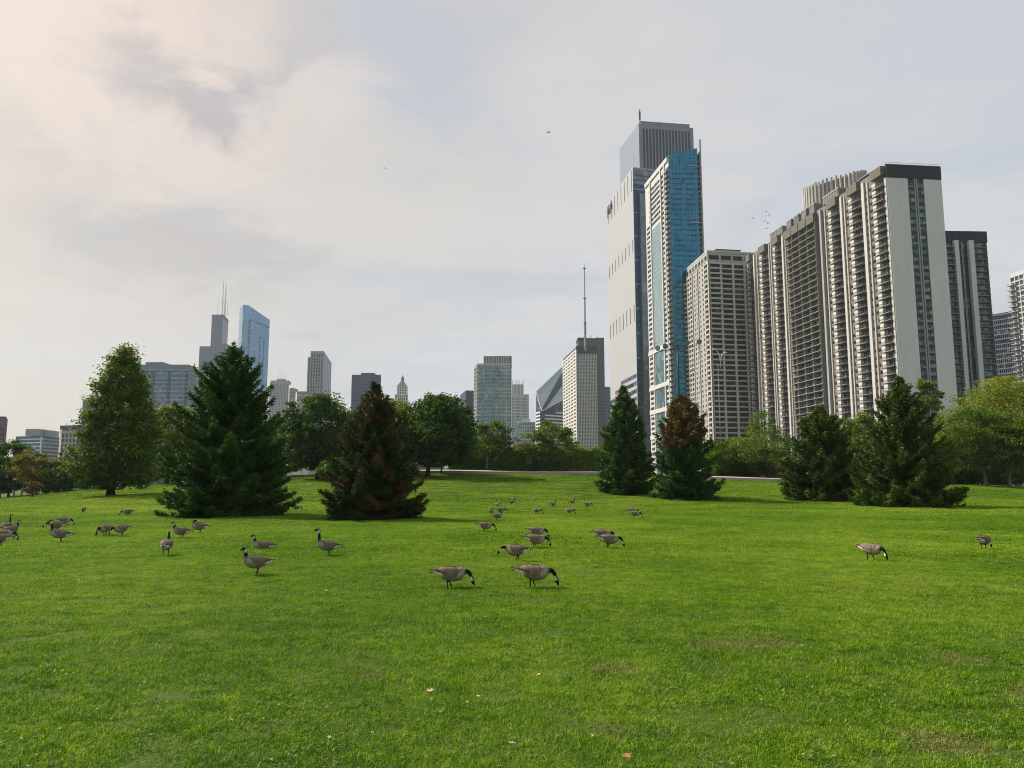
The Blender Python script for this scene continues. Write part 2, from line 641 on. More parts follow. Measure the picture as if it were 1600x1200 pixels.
WORN = [(2.88, 5.44, .42), (2.86, 5.46, .34), (3.1, 5.35, .22), (2.76, 8.6, .55), (4.3, 7.75, .45), (0.66, 5.65, .30), (6.1, 9.2, .5), (4.3, 6.55, .4), (2.2, 8.5, .5), (0.95, 7.6, .4), (1.5, 15.8, .6), (-1.2, 7.2, .25)]
m, n = mat('grass_blade')
g = n.n('ShaderNodeNewGeometry')
P = g.outputs['Position']
a = n.n('ShaderNodeAttribute', attribute_name='tint')
f1 = n.noise(P, 0.22, 5, 0.62)
f2 = n.noise(P, 1.9, 5, 0.72)
f3 = n.noise(P, 0.045, 3, 0.5)
f4 = n.noise(P, 9.0, 3, 0.6)
k = n.math('ADD', n.math('MULTIPLY', f1, 0.48), n.math('ADD', n.math('MULTIPLY', f2, 0.52), n.math('MULTIPLY', n.math('SUBTRACT', f3, 0.5), 0.5)))
k = n.math('ADD', k, n.math('MULTIPLY', n.math('SUBTRACT', a.outputs['Fac'], 0.5), 0.30))
k = n.math('ADD', k, n.math('MULTIPLY', n.math('SUBTRACT', f4, 0.5), 0.5))
c = n.ramp(k, [(0.34, (0.046, 0.140, 0.002)), (0.46, (0.130, 0.270, 0.004)), (0.57, (0.220, 0.350, 0.008)), (0.74, (0.41, 0.43, 0.085))])
straw = n.math('GREATER_THAN', a.outputs['Fac'], 0.945)
c = n.mix(straw, c, (0.36, 0.31, 0.16))
# worn, dried out spots with a shape of their own
fw = n.noise(P, 5.0, 3, 0.6)
for wx, wy, wr in WORN:
    dd = n.n('ShaderNodeVectorMath', operation='DISTANCE')
    n.l(P, dd.inputs[0])
    dd.inputs[1].default_value = (wx, wy, 0.0)
    mk = n.smooth(n.math('ADD', dd.outputs['Value'], n.math('MULTIPLY', n.math('SUBTRACT', fw, 0.5), wr * 1.6)), wr * 0.9, wr * 0.2, 0.0, 0.6)
    c = n.mix(n.math('MULTIPLY', mk, n.math('GREATER_THAN', a.outputs['Fac'], 0.25)), c, (0.30, 0.235, 0.12))
p = n.n('ShaderNodeBsdfPrincipled')
n.l(c, p.inputs['Base Color'])
p.inputs['Roughness'].default_value = 0.6
p.inputs['Specular IOR Level'].default_value = 0.1
t = n.n('ShaderNodeBsdfTranslucent')
n.l(n.mix(1.0, c, (1.1, 1.15, 0.6), 'MULTIPLY'), t.inputs[0])
mx = n.n('ShaderNodeMixShader')
mx.inputs[0].default_value = 0.35
n.l(p.outputs[0], mx.inputs[1])
n.l(t.outputs[0], mx.inputs[2])
finish(n, mx.outputs[0])
M['grass'] = m

# ------------------------------------------------------------------ ground
az = np.concatenate([np.linspace(-180, -46, 30, endpoint=False), np.linspace(-46, 46, 240, endpoint=False), np.linspace(46, 180, 30, endpoint=False)])
rr = np.concatenate([np.linspace(0.02, 60, 100), np.linspace(62, 140, 60), np.geomspace(146, 3000, 30)])
A, R = np.meshgrid(np.radians(az), rr)
gx, gy = R * np.sin(A), R * np.cos(A)
gv = np.stack([gx, gy, ground(gx, gy)], -1).reshape(-1, 3)
na, nr = len(az), len(rr)
ii, jj = np.meshgrid(np.arange(nr - 1), np.arange(na), indexing='ij')
j2 = (jj + 1) % na
gf = np.stack([ii * na + jj, ii * na + j2, (ii + 1) * na + j2, (ii + 1) * na + jj], -1).reshape(-1, 4)[:, ::-1]
me = np_mesh('ground', gv, gf, [M['lawn']], smooth=True)
tag(link_mesh('ground', me), kind='structure')

# ------------------------------------------------------------------ buildings
B0 = -3.0                          # every building stands on the low ground beyond the crest


class Bld:
    """a building on a four-cornered plan solved from three corners of its roof line"""
    def __init__(s, name, label, N, L, R, cat='tower', group=None):
        s.H = EYE + ratio(N[1]) * N[2]

        def corner(c):
            if len(c) == 3:
                Yd = c[2]
            else:
                Yd = (s.H - EYE) / ratio(c[1])
            return Vector((xat(c[0], Yd, s.H), Yd, 0))
        s.N, s.L, s.R = corner(N), corner(L), corner(R)
        s.B = s.L + s.R - s.N
        s.o = root(name, label, cat, (s.N.x, s.N.y, B0), group)
        s.fl = Fr(s.L, s.N, B0)
        s.fr = Fr(s.N, s.R, B0)
        s.fb = Fr(s.R, s.B, B0)    # far side on the right
        s.fk = Fr(s.B, s.L, B0)
        s.T = s.H - B0

    def inset(s, d=0.0, dl=None, dr=None):
        """plan outline pushed in by a fraction of the size"""
        c = (s.N + s.B) / 2
        return [c + (q - c) * (1 - d) for q in (s.N, s.R, s.B, s.L)]

    def core(s, mat_, name='wall', top=None, d=0.0):
        mb = MB()
        mb.prism([(q.x, q.y) for q in s.inset(d)], B0, s.H if top is None else top, mat_)
        return mb.build(name, s.o)

    def roof(s, mat_, h=0.8, d=-0.004, name='roof'):
        mb = MB()
        mb.prism([(q.x, q.y) for q in s.inset(d)], s.H - 0.002, s.H + h, mat_)
        return mb.build(name, s.o)


def grid(mb, fr, v0, v1, nf, nc, mband, mpier, band=0.35, pier=0.25, w=0.3, u0=0.0, u1=None, wp=None):
    """floor bands and upright piers standing proud of the glass"""
    u1 = fr.L if u1 is None else u1
    fp = (v1 - v0) / nf
    for k in range(nf + 1):
        c = v0 + k * fp
        mb.box(fr, u0, u1, c - fp * band / 2, c + fp * band / 2, -0.2, w, mband)
    if nc:
        cw = (u1 - u0) / nc
        for k in range(nc + 1):
            c = u0 + k * cw
            mb.box(fr, c - cw * pier / 2, c + cw * pier / 2, v0, v1 + fp * band / 2, -0.2, wp or w + 0.12, mpier)


def windows(fr, name, us, vs, wd, ht, mat_, frame_mat, parent, w=0.04, fw=0.12, split=1):
    """single windows sharing one mesh: a pane in a raised frame"""
    lo = fr.local()
    mb = MB()
    mb.box(lo, fw, wd - fw, fw, ht - fw, 0, w, mat_)
    mb.box(lo, 0, wd, 0, fw, 0, w + 0.08, frame_mat)
    mb.box(lo, 0, wd, ht - fw, ht, 0, w + 0.08, frame_mat)
    mb.box(lo, 0, fw, fw, ht - fw, 0, w + 0.08, frame_mat)
    mb.box(lo, wd - fw, wd, fw, ht - fw, 0, w + 0.08, frame_mat)
    for k in range(1, split):
        c = wd * k / split
        mb.box(lo, c - fw / 2, c + fw / 2, fw, ht - fw, 0, w + 0.06, frame_mat)
    me_ = mb.mesh(name)
    for v in vs:
        for u in us:
            link_mesh(name, me_, parent, fr.p(u, v, 0.02))


# --- the long slab of flats with balconies and blank white end wall
b = Bld('apartment_block', 'long tall apartment block with stacked balconies and a blank white end wall', (1384, 258, 285), (1178, 395), (1467, 262), 'apartment block')
fl, fr = b.fl, b.fr
T = b.T
NF = 41
FP = (T - 6.0) / NF                # storey height under the dark top band
b.core(M['tan_brick'])
mb = MB()                          # end wall: two blank white panels either side of a window strip
W = fr.L
mb.box(fr, -0.25, W * 0.375, 0, T - 5.2, -0.3, 0.5, M['white_panel'])
mb.box(fr, W * 0.675, W + 0.25, 0, T - 5.2, -0.3, 0.5, M['white_panel'])
mb.build('end_wall_panel', b.o)
mb = MB()
mb.box(fr, -0.3, W + 0.3, T - 5.15, T + 0.3, -0.4, 0.62, M['dark_fascia'])
mb.box(fr, W * 0.375, W * 0.675, 0, T - 5.2, -0.3, 0.10, M['dark_spandrel'])
mb.build('dark_top_band', b.o)
mb = MB()
for c in (0.505, 0.545):
    mb.box(fr, W * c - 0.22, W * c + 0.22, 0, T - 5.2, 0, 0.55, M['conc_grey'])
mb.build('pier', b.o)
wv = [T - 6.3 - (k + 0.78) * FP for k in range(35)]
ww = W * 0.112
windows(fr, 'window', [W * 0.388, W * 0.56], wv, ww, FP * 0.60, M['g_green'], M['dark_steel'], b.o, w=0.12, fw=0.10, split=2)
# roof deck rail
mb = MB()
for k in range(19):
    u = W * k / 18
    mb.box(fr, u - 0.04, u + 0.04, T + 0.3, T + 1.4, -0.3, -0.22, M['steel_grey'])
mb.box(fr, 0, W, T + 1.34, T + 1.42, -0.31, -0.23, M['steel_grey'])
mb.build('roof_rail', b.o)


def ul(px, py=480):
    return fl.u(px, py)


# columns along the balcony side, from the photo's own edges at one height
cols_ = [(1374, 1396), (1335, 1355.5), (1301.5, 1320), (1211, 1224.5), (1189, 1203.5), (1168.5, 1178.5)]
piers = [(1355.8, 1362.5, 'conc_pier', 1.1), (1320.3, 1325.8, 'conc_pier', 1.1), (1286, 1293.5, 'conc_grey', 2.3), (1224.8, 1229.5, 'conc_pier', 1.1),
         (1203.8, 1207, 'conc_pier', 1.1), (1178.8, 1183, 'conc_pier', 1.1)]
thin = [1367.5, 1329.5, 1297.0, 1232.5, 1209.2, 1186.5]
for a_, c_, mt, d_ in piers:
    mb = MB()
    mb.box(fl, ul(a_ + 2.4 * d_ / 1.1), ul(c_), 0, T - 1.2, -0.3, d_ * 0.55, M[mt])
    mb.build('pier', b.o)
mb = MB()
mb.box(fl, fl.L - 0.9, fl.L + 0.2, 0, T - 5.2, -0.3, 0.6, M['conc_pier'])
mb.build('pier', b.o)
for t_ in thin:
    mb = MB()
    u = ul(t_)
    mb.box(fl, u - 0.35, u + 0.35, 0, T - 2.0, -0.2, 0.45, M['conc_warm'])
    mb.build('mullion_pier', b.o)


def balcony_mesh(fr_, wd, dep=2.2):
    """slab, party panel, recessed window wall and rail of one balcony; u = 0 is its left end"""
    lo = fr_.local()
    mb_ = MB()
    mb_.box(lo, 0, wd, 0.0, 0.22, 0, dep, M['balcony_slab'])
    mb_.box(lo, 0.05, wd * 0.36, 0.22, FP - 0.55, 0, dep * 0.86, M['balcony_panel'])
    mb_.box(lo, wd * 0.36, wd * 0.99, 0.22, FP - 0.02, 0, 0.06, M['g_dark'])
    mb_.box(lo, wd * 0.70, wd * 0.73, 0.22, FP - 0.25, 0.06, 0.14, M['steel_grey'])
    mb_.box(lo, 0.03, wd - 0.03, 1.15, 1.22, dep - 0.10, dep - 0.03, M['rail'])
    nb = max(4, int(wd / 0.42))
    for k_ in range(nb + 1):
        u_ = 0.05 + (wd - 0.1) * k_ / nb
        mb_.box(lo, u_ - 0.03, u_ + 0.03, 0.22, 1.15, dep - 0.08, dep - 0.04, M['rail'])
    mb_.box(lo, 0.02, 0.09, 1.13, 1.2, 0, dep - 0.1, M['rail'])
    mb_.box(lo, wd - 0.09, wd - 0.02, 1.13, 1.2, 0, dep - 0.1, M['rail'])
    return mb_.mesh('balcony')


VIS = 35                           # storeys that show above the trees
for a_, c_ in cols_:
    u0, u1 = ul(a_ + 5), ul(c_)
    me_ = balcony_mesh(fl, u1 - u0, 1.8)
    for k in range(VIS):
        link_mesh('balcony', me_, b.o, fl.p(u0, T - 4.8 - (k + 1) * FP, 0.0))
    mb = MB()                      # capping box over each stack
    mb.box(fl, u0 - 0.25, u1 + 0.2, T - 3.7, T - 0.1, -0.2, 2.0, M['tan_cap'])
    mb.build('stack_cap', b.o)
# right hand side: the balcony ends stick out past the white wall
lo = b.fb
me_ = balcony_mesh(lo, 5.5, 1.7)
for k in range(14):
    link_mesh('balcony', me_, b.o, lo.p(3.0, T - 6.0 - (k + 1) * FP, 0.0))
# narrow windows in the brick between the stacks: real panes, too small to pick apart
mb = MB()
for a_, c_ in ((1363.2, 1366.2), (1369.2, 1373.4), (1326.3, 1328.4), (1331, 1334.4), (1294, 1296), (1298.4, 1301), (1230.2, 1231.6), (1207.6, 1208.6), (1210, 1211), (1184, 1185.6), (1187.4, 1188.8)):
    u0, u1 = ul(a_), ul(c_)
    for k in range(NF - 2):
        v = T - 4.6 - (k + 1) * FP
        mb.box(fl, u0 + 0.1, u1 - 0.1, v + 0.9, v + 2.35, -0.05, 0.05, M['g_dark'])
        mb.box(fl, u0, u1, v + 0.72, v + 0.88, 0, 0.12, M['conc_warm'])
mb.build('brick_strip_windows', b.o, 'stuff')
# deep loggias in the middle: four bays a storey
u0, u1 = ul(1235.5), ul(1285.5)
bw = (u1 - u0) / 4
lo = fl.local()
mb = MB()
mb.box(lo, 0, bw, 0.0, 0.26, 0, 2.0, M['balcony_slab'])
mb.box(lo, bw - 0.22, bw, 0.26, FP, 0, 1.75, M['tan_brick'])
mb.box(lo, 0.1, bw - 0.3, 0.3, FP - 0.2, 0, 0.06, M['g_dark'])
mb.box(lo, bw * 0.46, bw * 0.58, 0.3, FP - 0.2, 0.06, 0.20, M['balcony_slab'])
mb.box(lo, 0, bw - 0.22, 1.18, 1.25, 1.90, 1.97, M['rail'])
for k in range(9):
    mb.box(lo, bw * k / 9, bw * k / 9 + 0.05, 0.26, 1.18, 1.92, 1.96, M['rail'])
me_ = mb.mesh('loggia')
for k in range(VIS + 3):
    for j in range(4):
        link_mesh('loggia', me_, b.o, fl.p(u0 + j * bw, T - 5.2 - (k + 1) * FP, 0.02))
for j in range(4):
    mb = MB()
    mb.box(fl, u0 + j * bw + 0.1, u0 + (j + 1) * bw - 0.5, T - 5.0, T - 1.0, -0.2, 2.15, M['tan_cap'])
    mb.build('stack_cap', b.o)
    mb = MB()
    mb.box(fl, u0 + j * bw + 1.2, u0 + (j + 1) * bw - 1.4, T - 0.9, T + 3.6, -3.4, 0.7, M['tan_brick'])
    mb.box(fl, u0 + j * bw + 1.0, u0 + (j + 1) * bw - 1.2, T + 3.6, T + 4.1, -3.6, 0.9, M['conc_grey'])
    for q in range(5):
        uq = u0 + j * bw + 1.4 + q * (bw - 3.0) / 4
        mb.box(fl, uq - 0.1, uq + 0.1, T - 0.8, T + 3.5, 0.7, 0.85, M['conc_grey'])
    mb.build('roof_house', b.o)
for a_, c_ in ((1296, 1321), (1209, 1229)):
    mb = MB()
    ua, uc = ul(a_), ul(c_)
    mb.box(fl, ua, uc, T + 0.2, T + 3.4, -6, 0.3, M['tan_brick'])
    mb.box(fl, ua - 0.2, uc + 0.2, T + 3.4, T + 4.0, -6.2, 0.55, M['conc_grey'])
    for q in range(9):
        uq = ua + (uc - ua) * (q + 0.5) / 9
        mb.box(fl, uq - 0.12, uq + 0.12, T + 0.3, T + 3.3, 0.3, 0.45, M['conc_grey'])
    mb.build('roof_house', b.o)
mb = MB()
mb.box(fl, ul(1340), ul(1358), T + 0.2, T + 3.6, -9, -4, M['dark_fascia'])
mb.box(fl, ul(1338), ul(1359), T + 3.6, T + 4.0, -9.5, -3.6, M['steel_grey'])
mb.build('plant_room', b.o)
b.roof(M['roof'], 0.18, 0.01)

# --- tower with a crown of white fins, behind the slab
pc = at(1303, 300, 440)
Hf = pc.z + 6.5
o = root('finned_tower', 'round pale tower top ringed with upright fins, rising behind the long apartment block', 'tower', (pc.x, 440, B0))
mb = MB()
ring = [(pc.x + 12.0 * math.cos(2 * math.pi * k / 28), 440 + 9.0 * math.sin(2 * math.pi * k / 28) - 12 * math.cos(2 * math.pi * k / 28)) for k in range(28)]
mb.prism(ring, B0, Hf - 1.5, M['conc_grey'])
mb.build('wall', o)
for k in range(44):
    g_ = 2 * math.pi * k / 44
    c0 = Vector((pc.x + 12.6 * math.cos(g_), 440 + 9.6 * math.sin(g_) - 12.5 * math.cos(g_), 0))
    e = Vector((math.cos(g_), math.sin(g_), 0))
    f_ = Fr((c0.x + e.y * 0.55, c0.y - e.x * 0.55), (c0.x - e.y * 0.55, c0.y + e.x * 0.55), B0)
    mb = MB()
    mb.box(f_, 0, f_.L, Hf * 0.55, Hf - B0 + random.uniform(-0.3, 0.8), -0.9, 0.9, M['conc_warm'])
    mb.build('fin', o)

# --- dark slab on the right
b = Bld('dark_apartment_slab', 'dark apartment slab with two narrow white stripes right of the white end wall', (1473, 362, 350), (1469, None, 405), (1540, 364, 351), 'apartment block')
T, fr = b.T, b.fr
b.core(M['tan_brick'])
W = fr.L
mb = MB()
mb.box(fr, -0.2, W + 0.2, T - 5.0, T + 0.3, -0.3, 0.5, M['dark_fascia'])
mb.build('dark_top_band', b.o)


def uf(px, py=420):
    return fr.u(px, py)


for a_, c_ in ((1490.5, 1497), (1513, 1520.5)):
    mb = MB()
    mb.box(fr, uf(a_), uf(c_), 0, T - 4.6, -0.3, 1.9, M['white_panel'])
    mb.build('white_stripe', b.o)
mb = MB()
mb.box(fr, uf(1497), uf(1513), 0, T - 5, -0.3, 0.08, M['dark_spandrel'])
for c in (1504.2, 1505.8):
    mb.box(fr, uf(c) - 0.15, uf(c) + 0.15, 0, T - 5, 0, 0.4, M['conc_grey'])
mb.box(fr, uf(1470), uf(1490), 0, T - 5, -0.3, 0.06, M['dark_spandrel'])
mb.box(fr, uf(1521), W, 0, T - 5, -0.3, 0.06, M['dark_spandrel'])
mb.build('window_strip', b.o)
FP2 = (T - 6) / 40
wv = [T - 5.6 - (k + 0.75) * FP2 for k in range(30)]
windows(fr, 'window', [uf(1497.6), uf(1506.6)], wv, uf(1503.6) - uf(1497.6), FP2 * 0.62, M['g_dark'], M['dark_steel'], b.o, w=0.12, fw=0.12, split=2)
for a_, c_ in ((1478.5, 1491), (1521.0, 1541.5)):
    u0, u1 = uf(a_), uf(c_)
    lo = fr.local()
    mb = MB()
    wd = u1 - u0
    mb.box(lo, 0, wd, 0, 0.24, 0, 1.8, M['balcony_slab'])
    mb.box(lo, 0.1, wd - 0.1, 1.15, 1.22, 1.7, 1.76, M['rail'])
    for k in range(12):
        mb.box(lo, 0.1 + (wd - 0.2) * k / 11 - 0.03, 0.1 + (wd - 0.2) * k / 11 + 0.03, 0.24, 1.15, 1.70, 1.75, M['rail'])
    mb.box(lo, wd * 0.15, wd * 0.8, 0.3, FP2 - 0.4, 0.06, 0.12, M['g_green'])
    me_ = mb.mesh('balcony')
    for k in range(32):
        link_mesh('balcony', me_, b.o, fr.p(u0, T - 5 - (k + 1) * FP2, 0.02))
b.roof(M['roof'], 0.15, 0.01)

# --- two buildings at the right edge
b = Bld('office_tower', 'dark glass office block low behind the trees near the right edge', (1549, 494, 520), (1546, None, 545), (1592, 486, 505), 'office block')
b.core(M['g_dark'])
mb = MB()
grid(mb, b.fr, 4, b.T, 34, 14, M['steel_grey'], M['steel_grey'], 0.22, 0.12, 0.2)
mb.build('facade_grid', b.o, 'stuff')
b.roof(M['dark_fascia'], 1.0)
b = Bld('apartment_tower', 'white balconied glass tower cut off by the right edge of the picture', (1579, 434, 430), (1577, None, 460), (1660, 400, 395), 'tower')
b.core(M['g_grey'])
mb = MB()
grid(mb, b.fr, 4, b.T, 38, 11, M['conc_white'], M['conc_white'], 0.24, 0.16, 0.35)
mb.build('facade_grid', b.o, 'stuff')
lo = b.fr.local()
mb = MB()
mb.box(lo, 0, 5.0, 0, 0.22, 0, 1.8, M['conc_white'])
mb.box(lo, 0, 5.0, 1.1, 1.18, 1.7, 1.78, M['steel_grey'])
for k in range(6):
    mb.box(lo, k * 0.98, k * 0.98 + 0.06, 0.22, 1.1, 1.72, 1.77, M['steel_grey'])
me_ = mb.mesh('balcony')
for k in range(28):
    for u in ((-1.5, 9.0) if k % 2 else (-1.5, 14.0)):
        link_mesh('balcony', me_, b.o, b.fr.p(u, b.T - 5 - k * (b.T - 4) / 38, 0.36))
b.roof(M['conc_white'], 2.2)

# --- beige grid tower
b = Bld('grid_tower', 'beige concrete apartment tower with a grid of dark windows beside the blue glass tower', (1104.8, 393, 410), (1072, 422), (1182, 397), 'apartment tower')
T, fl, fr = b.T, b.fl, b.fr
b.core(M['beige_stone'])
b.roof(M['beige_light'], 0.7, -0.01)
NFg = 44
FPg = (T - 7.0) / NFg
us = [fr.u(px, 480) for px in (1108.5, 1127.5, 1146.5, 1164.5, 1183)]
mb = MB()
mb.box(fr, us[0], fr.L, 0, T - 6.2, -0.2, 0.03, M['g_bronze'])
mb.build('glass', b.o)
for k in range(38):                # spandrel bands, each a long bar across the front
    v = T - 6.6 - k * FPg
    mb = MB()
    mb.box(fr, 0, fr.L + 0.3, v - 0.36, v + 0.36, -0.1, 0.75, M['beige_light'])
    mb.box(fr, us[0] + 0.3, us[1] + 0.6, v - 0.42, v + 0.42, 0.75, 1.35, M['beige_light'])
    mb.build('spandrel', b.o)
for u in [0.5] + us:
    mb = MB()
    mb.box(fr, u - 0.55, u + 0.55, 0, T - 5.8, -0.1, 0.95, M['beige_light'])
    mb.build('pier', b.o)
wv = [T - 6.6 - (k + 1) * FPg + 0.42 for k in range(37)]
for j in range(4):
    wd = us[j + 1] - us[j] - 1.1
    windows(fr, 'window', [us[j] + 0.55], wv, wd, FPg - 0.84, M['g_bronze'], M['dark_steel'], b.o, w=0.10, fw=0.09, split=4)
# top storey of plant openings
for j in range(4):
    mb = MB()
    mb.box(fr, us[j] + 0.7, us[j + 1] - 0.7, T - 4.3, T - 1.9, -0.1, 0.05, M['g_dark'])
    mb.build('plant_opening', b.o)
for j in range(7):
    u = fl.L * (j + 0.15) / 7
    mb = MB()
    mb.box(fl, u, u + fl.L * 0.09, T - 4.3, T - 1.9, -0.1, 0.05, M['g_dark'])
    mb.build('plant_opening', b.o)
mb = MB()                          # left side: sunlit wall with small windows and two dark window strips
L_ = fl.L
for a_, c_ in ((0.10, 0.26), (0.90, 0.985)):
    mb.box(fl, L_ * a_, L_ * c_, 0, T - 6.2, -0.1, 0.04, M['g_bronze'])
for k in range(38):
    v = T - 6.6 - k * FPg
    mb.box(fl, L_ * 0.08, L_ * 0.28, v - 0.4, v + 0.4, 0, 0.45, M['beige_light'])
    mb.box(fl, L_ * 0.88, L_ * 1.0, v - 0.4, v + 0.4, 0, 0.45, M['beige_light'])
    for c in (0.03, 0.36, 0.46, 0.60, 0.74, 0.82):
        mb.box(fl, L_ * c, L_ * (c + 0.045), v + 0.75, v + 2.0, -0.05, 0.05, M['g_dark'])
        mb.box(fl, L_ * (c - 0.005), L_ * (c + 0.05), v + 0.60, v + 0.74, 0, 0.2, M['beige_light'])
mb.build('side_windows', b.o, 'stuff')
for c in (0.07, 0.19, 0.29, 0.55, 0.87):
    mb = MB()
    mb.box(fl, L_ * c - 0.35, L_ * c + 0.35, 0, T - 5.0, -0.1, 0.6, M['beige_light'])
    mb.build('pier', b.o)
mb = MB()
mb.box(fr, us[1], us[2] + 7, T + 0.7, T + 2.6, -10, -4, M['beige_stone'])
mb.box(fr, us[1] - 0.4, us[2] + 7.4, T + 2.6, T + 3.0, -10.4, -3.6, M['dark_fascia'])
mb.build('plant_room', b.o)
# low wing on the left of the tower
mb = MB()
q = b.L + (b.L - b.N) * 0.10
wing = Fr((b.L.x - 2.6, b.L.y + 6), (b.L.x + 0.2, b.L.y - 2), B0)
mb.box(wing, 0, wing.L, 0, T - 8, -12, 0, M['beige_stone'])
for k in range(38):
    mb.box(wing, wing.L * 0.15, wing.L * 0.85, T - 11 - k * FPg, T - 9.6 - k * FPg, -0.02, 0.04, M['g_dark'])
mb.build('side_wing', b.o)

# --- blue glass tower
b = Bld('blue_glass_tower', 'bright blue glass tower with a white concrete side, in front of the grey giants', (1044, 245, 450), (1008, 290), (1089, 243, 451), 'tower')
T, fl, fr = b.T, b.fl, b.fr
b.core(M['conc_white'], 'wall', b.H - 1)
NFb = 62
FPb = (T - 3) / NFb
u0, u1 = fr.u(1048, 480), fr.u(1090.5, 480)
mb = MB()                          # blue curtain wall, its top edge climbing to the right
gA, gB = fr.p(0.1, 0, 0.9), fr.p(fr.L - 0.2, 0, 0.9)
gC, gD = fr.p(fr.L - 0.2, 0, -8), fr.p(0.1, 0, -8)
mb.prism([(q.x, q.y) for q in (gA, gB, gC, gD)], B0, b.H, M['g_blue'], [b.H + 1.0, b.H + 5.6, b.H + 5.6, b.H + 1.0])
mb.build('glass_curtain_wall', b.o)
mb = MB()
for k in range(NFb - 1):
    v = T - 1 - k * FPb
    mb.box(fr, 0.1, fr.L - 0.2, v - 0.07, v + 0.07, 0.9, 1.0, M['g_blue_dark'])
    rnd = random.Random(k)
    for a_, c_ in ((0.10, 0.42), (0.54, 0.86)):
        if k > 2 and rnd.random() < 0.85:
            s_ = rnd.uniform(-0.03, 0.03)
            mb.box(fr, fr.L * (a_ + s_), fr.L * (c_ + s_), v - 0.75, v - 0.25, 0.9, 1.02, M['g_blue_dark'])
for k in range(9):
    u = 0.15 + (fr.L - 0.4) * k / 8
    mb.box(fr, u - 0.05, u + 0.05, 0, T + 0.9 + 4.4 * k / 8, 0.9, 1.05, M['g_blue_dark'])
mb.build('glazing_bars', b.o, 'stuff')
mb = MB()                          # white ledges every dozen floors on the right part
for k in range(5):
    v = T - 6 - k * 11.2 * FPb / 1.0
    mb.box(fr, fr.L * 0.68, fr.L - 0.3, v, v + 0.35, 0.9, 1.7, M['conc_white'])
mb.build('ledge', b.o)
mb = MB()                          # right hand fin that stands above the roof
mb.box(fr, fr.L + 1.6, fr.L + 2.5, 0, T + 11.5, -5, 0.6, M['conc_grey'])
mb.build('fin_wall', b.o)
mb = MB()
mb.box(fr, fr.L - 0.2, fr.L + 1.6, 0, T + 2, -5, -0.8, M['dark_spandrel'])
mb.build('recess', b.o)
lo = fr.local()
mb = MB()
mb.box(lo, 0, 2.4, 0, 0.3, -0.5, 1.0, M['conc_grey'])
mb.box(lo, 0, 2.4, 1.0, 1.1, 0.85, 0.95, M['steel_grey'])
meb = mb.mesh('balcony')
for k in range(44):
    link_mesh('balcony', meb, b.o, fr.p(fr.L - 0.3, T - 3 - k * FPb, 0.0))
mb = MB()
mb.box(fl, fl.L * 0.865, fl.L - 0.05, 0, T - 6, -0.1, 0.1, M['dark_spandrel'])
mb.build('recess', b.o)
lo = fl.local()
mb = MB()
mb.box(lo, 0, fl.L * 0.125, 0, 0.35, 0, 1.3, M['conc_grey'])
mb.box(lo, 0, fl.L * 0.125, 1.05, 1.15, 1.15, 1.25, M['steel_grey'])
mb.box(lo, fl.L * 0.02, fl.L * 0.05, 0.35, 2.3, 0, 0.6, M['conc_white'])
mec = mb.mesh('balcony')
for k in range(46):
    link_mesh('balcony', mec, b.o, fl.p(fl.L * 0.868, T - 9 - k * FPb, 0.11))
# concrete side: pale glass between slotted strips, tall open frame on top, heavy bands low down
L_ = fl.L
mb = MB()
uA, uB = L_ * 0.28, L_ * 0.68
mb.box(fl, uA, uB, 0, T - 35, -0.1, 0.06, M['g_pale'])
mb.build('pale_glass_panel', b.o)
mb = MB()
vlow = fl.v(1025, 545)
for k in range(40):
    v = T - 37 - k * FPb
    if v > vlow:
        mb.box(fl, uA, uB, v - 0.18, v + 0.10, 0, 0.15, M['conc_white'])
        for q in range(5):
            uu = uA + (uB - uA) * (q + 0.1 + 0.3 * ((k * 7 + q) % 3) / 3) / 5
            mb.box(fl, uu, uu + 1.6, v + 0.12, v + 0.55, 0.05, 0.12, M['g_blue_dark'])
mb.build('floor_lines', b.o, 'stuff')
mb = MB()                          # slots
for k in range(NFb - 6):
    v = T - 33 - k * FPb
    mb.box(fl, L_ * 0.04, L_ * 0.22, v + 0.5, v + 2.3, -0.1, 0.05, M['g_dark'])
    mb.box(fl, L_ * 0.71, L_ * 0.82, v + 0.5, v + 2.3, -0.1, 0.05, M['g_dark'])
for k in range(8):                 # tall top frame openings
    v = T - 7 - k * 3.4
    mb.box(fl, L_ * 0.16, L_ * 0.82, v - 2.0, v, -0.1, 0.05, M['g_dark'] if k % 2 == 0 else M['dark_spandrel'])
mb.build('slot_windows', b.o, 'stuff')
for c in (0.24, 0.69, 0.845):
    mb = MB()
    mb.box(fl, L_ * c - 0.7, L_ * c + 0.7, 0, T - 2.5, -0.1, 0.75, M['conc_white'])
    mb.build('pier', b.o)
for py in (546, 604, 642, 682):
    v = fl.v(1030, py)
    mb = MB()
    mb.box(fl, L_ * 0.02, L_ * 0.85, v - 1.3, v + 1.3, -0.1, 0.70, M['conc_white'])
    mb.build('heavy_band', b.o)
vb = fl.v(1030, 548)
mb = MB()
mb.box(fl, uA, uB, 0, vb, -0.1, 0.10, M['g_teal'])
mb.build('lower_glass', b.o)
mb = MB()
mb.box(fl, L_ * 0.02, L_ * 0.98, T - 2.4, T + 0.4, -0.3, 0.8, M['conc_white'])
mb.build('parapet', b.o)

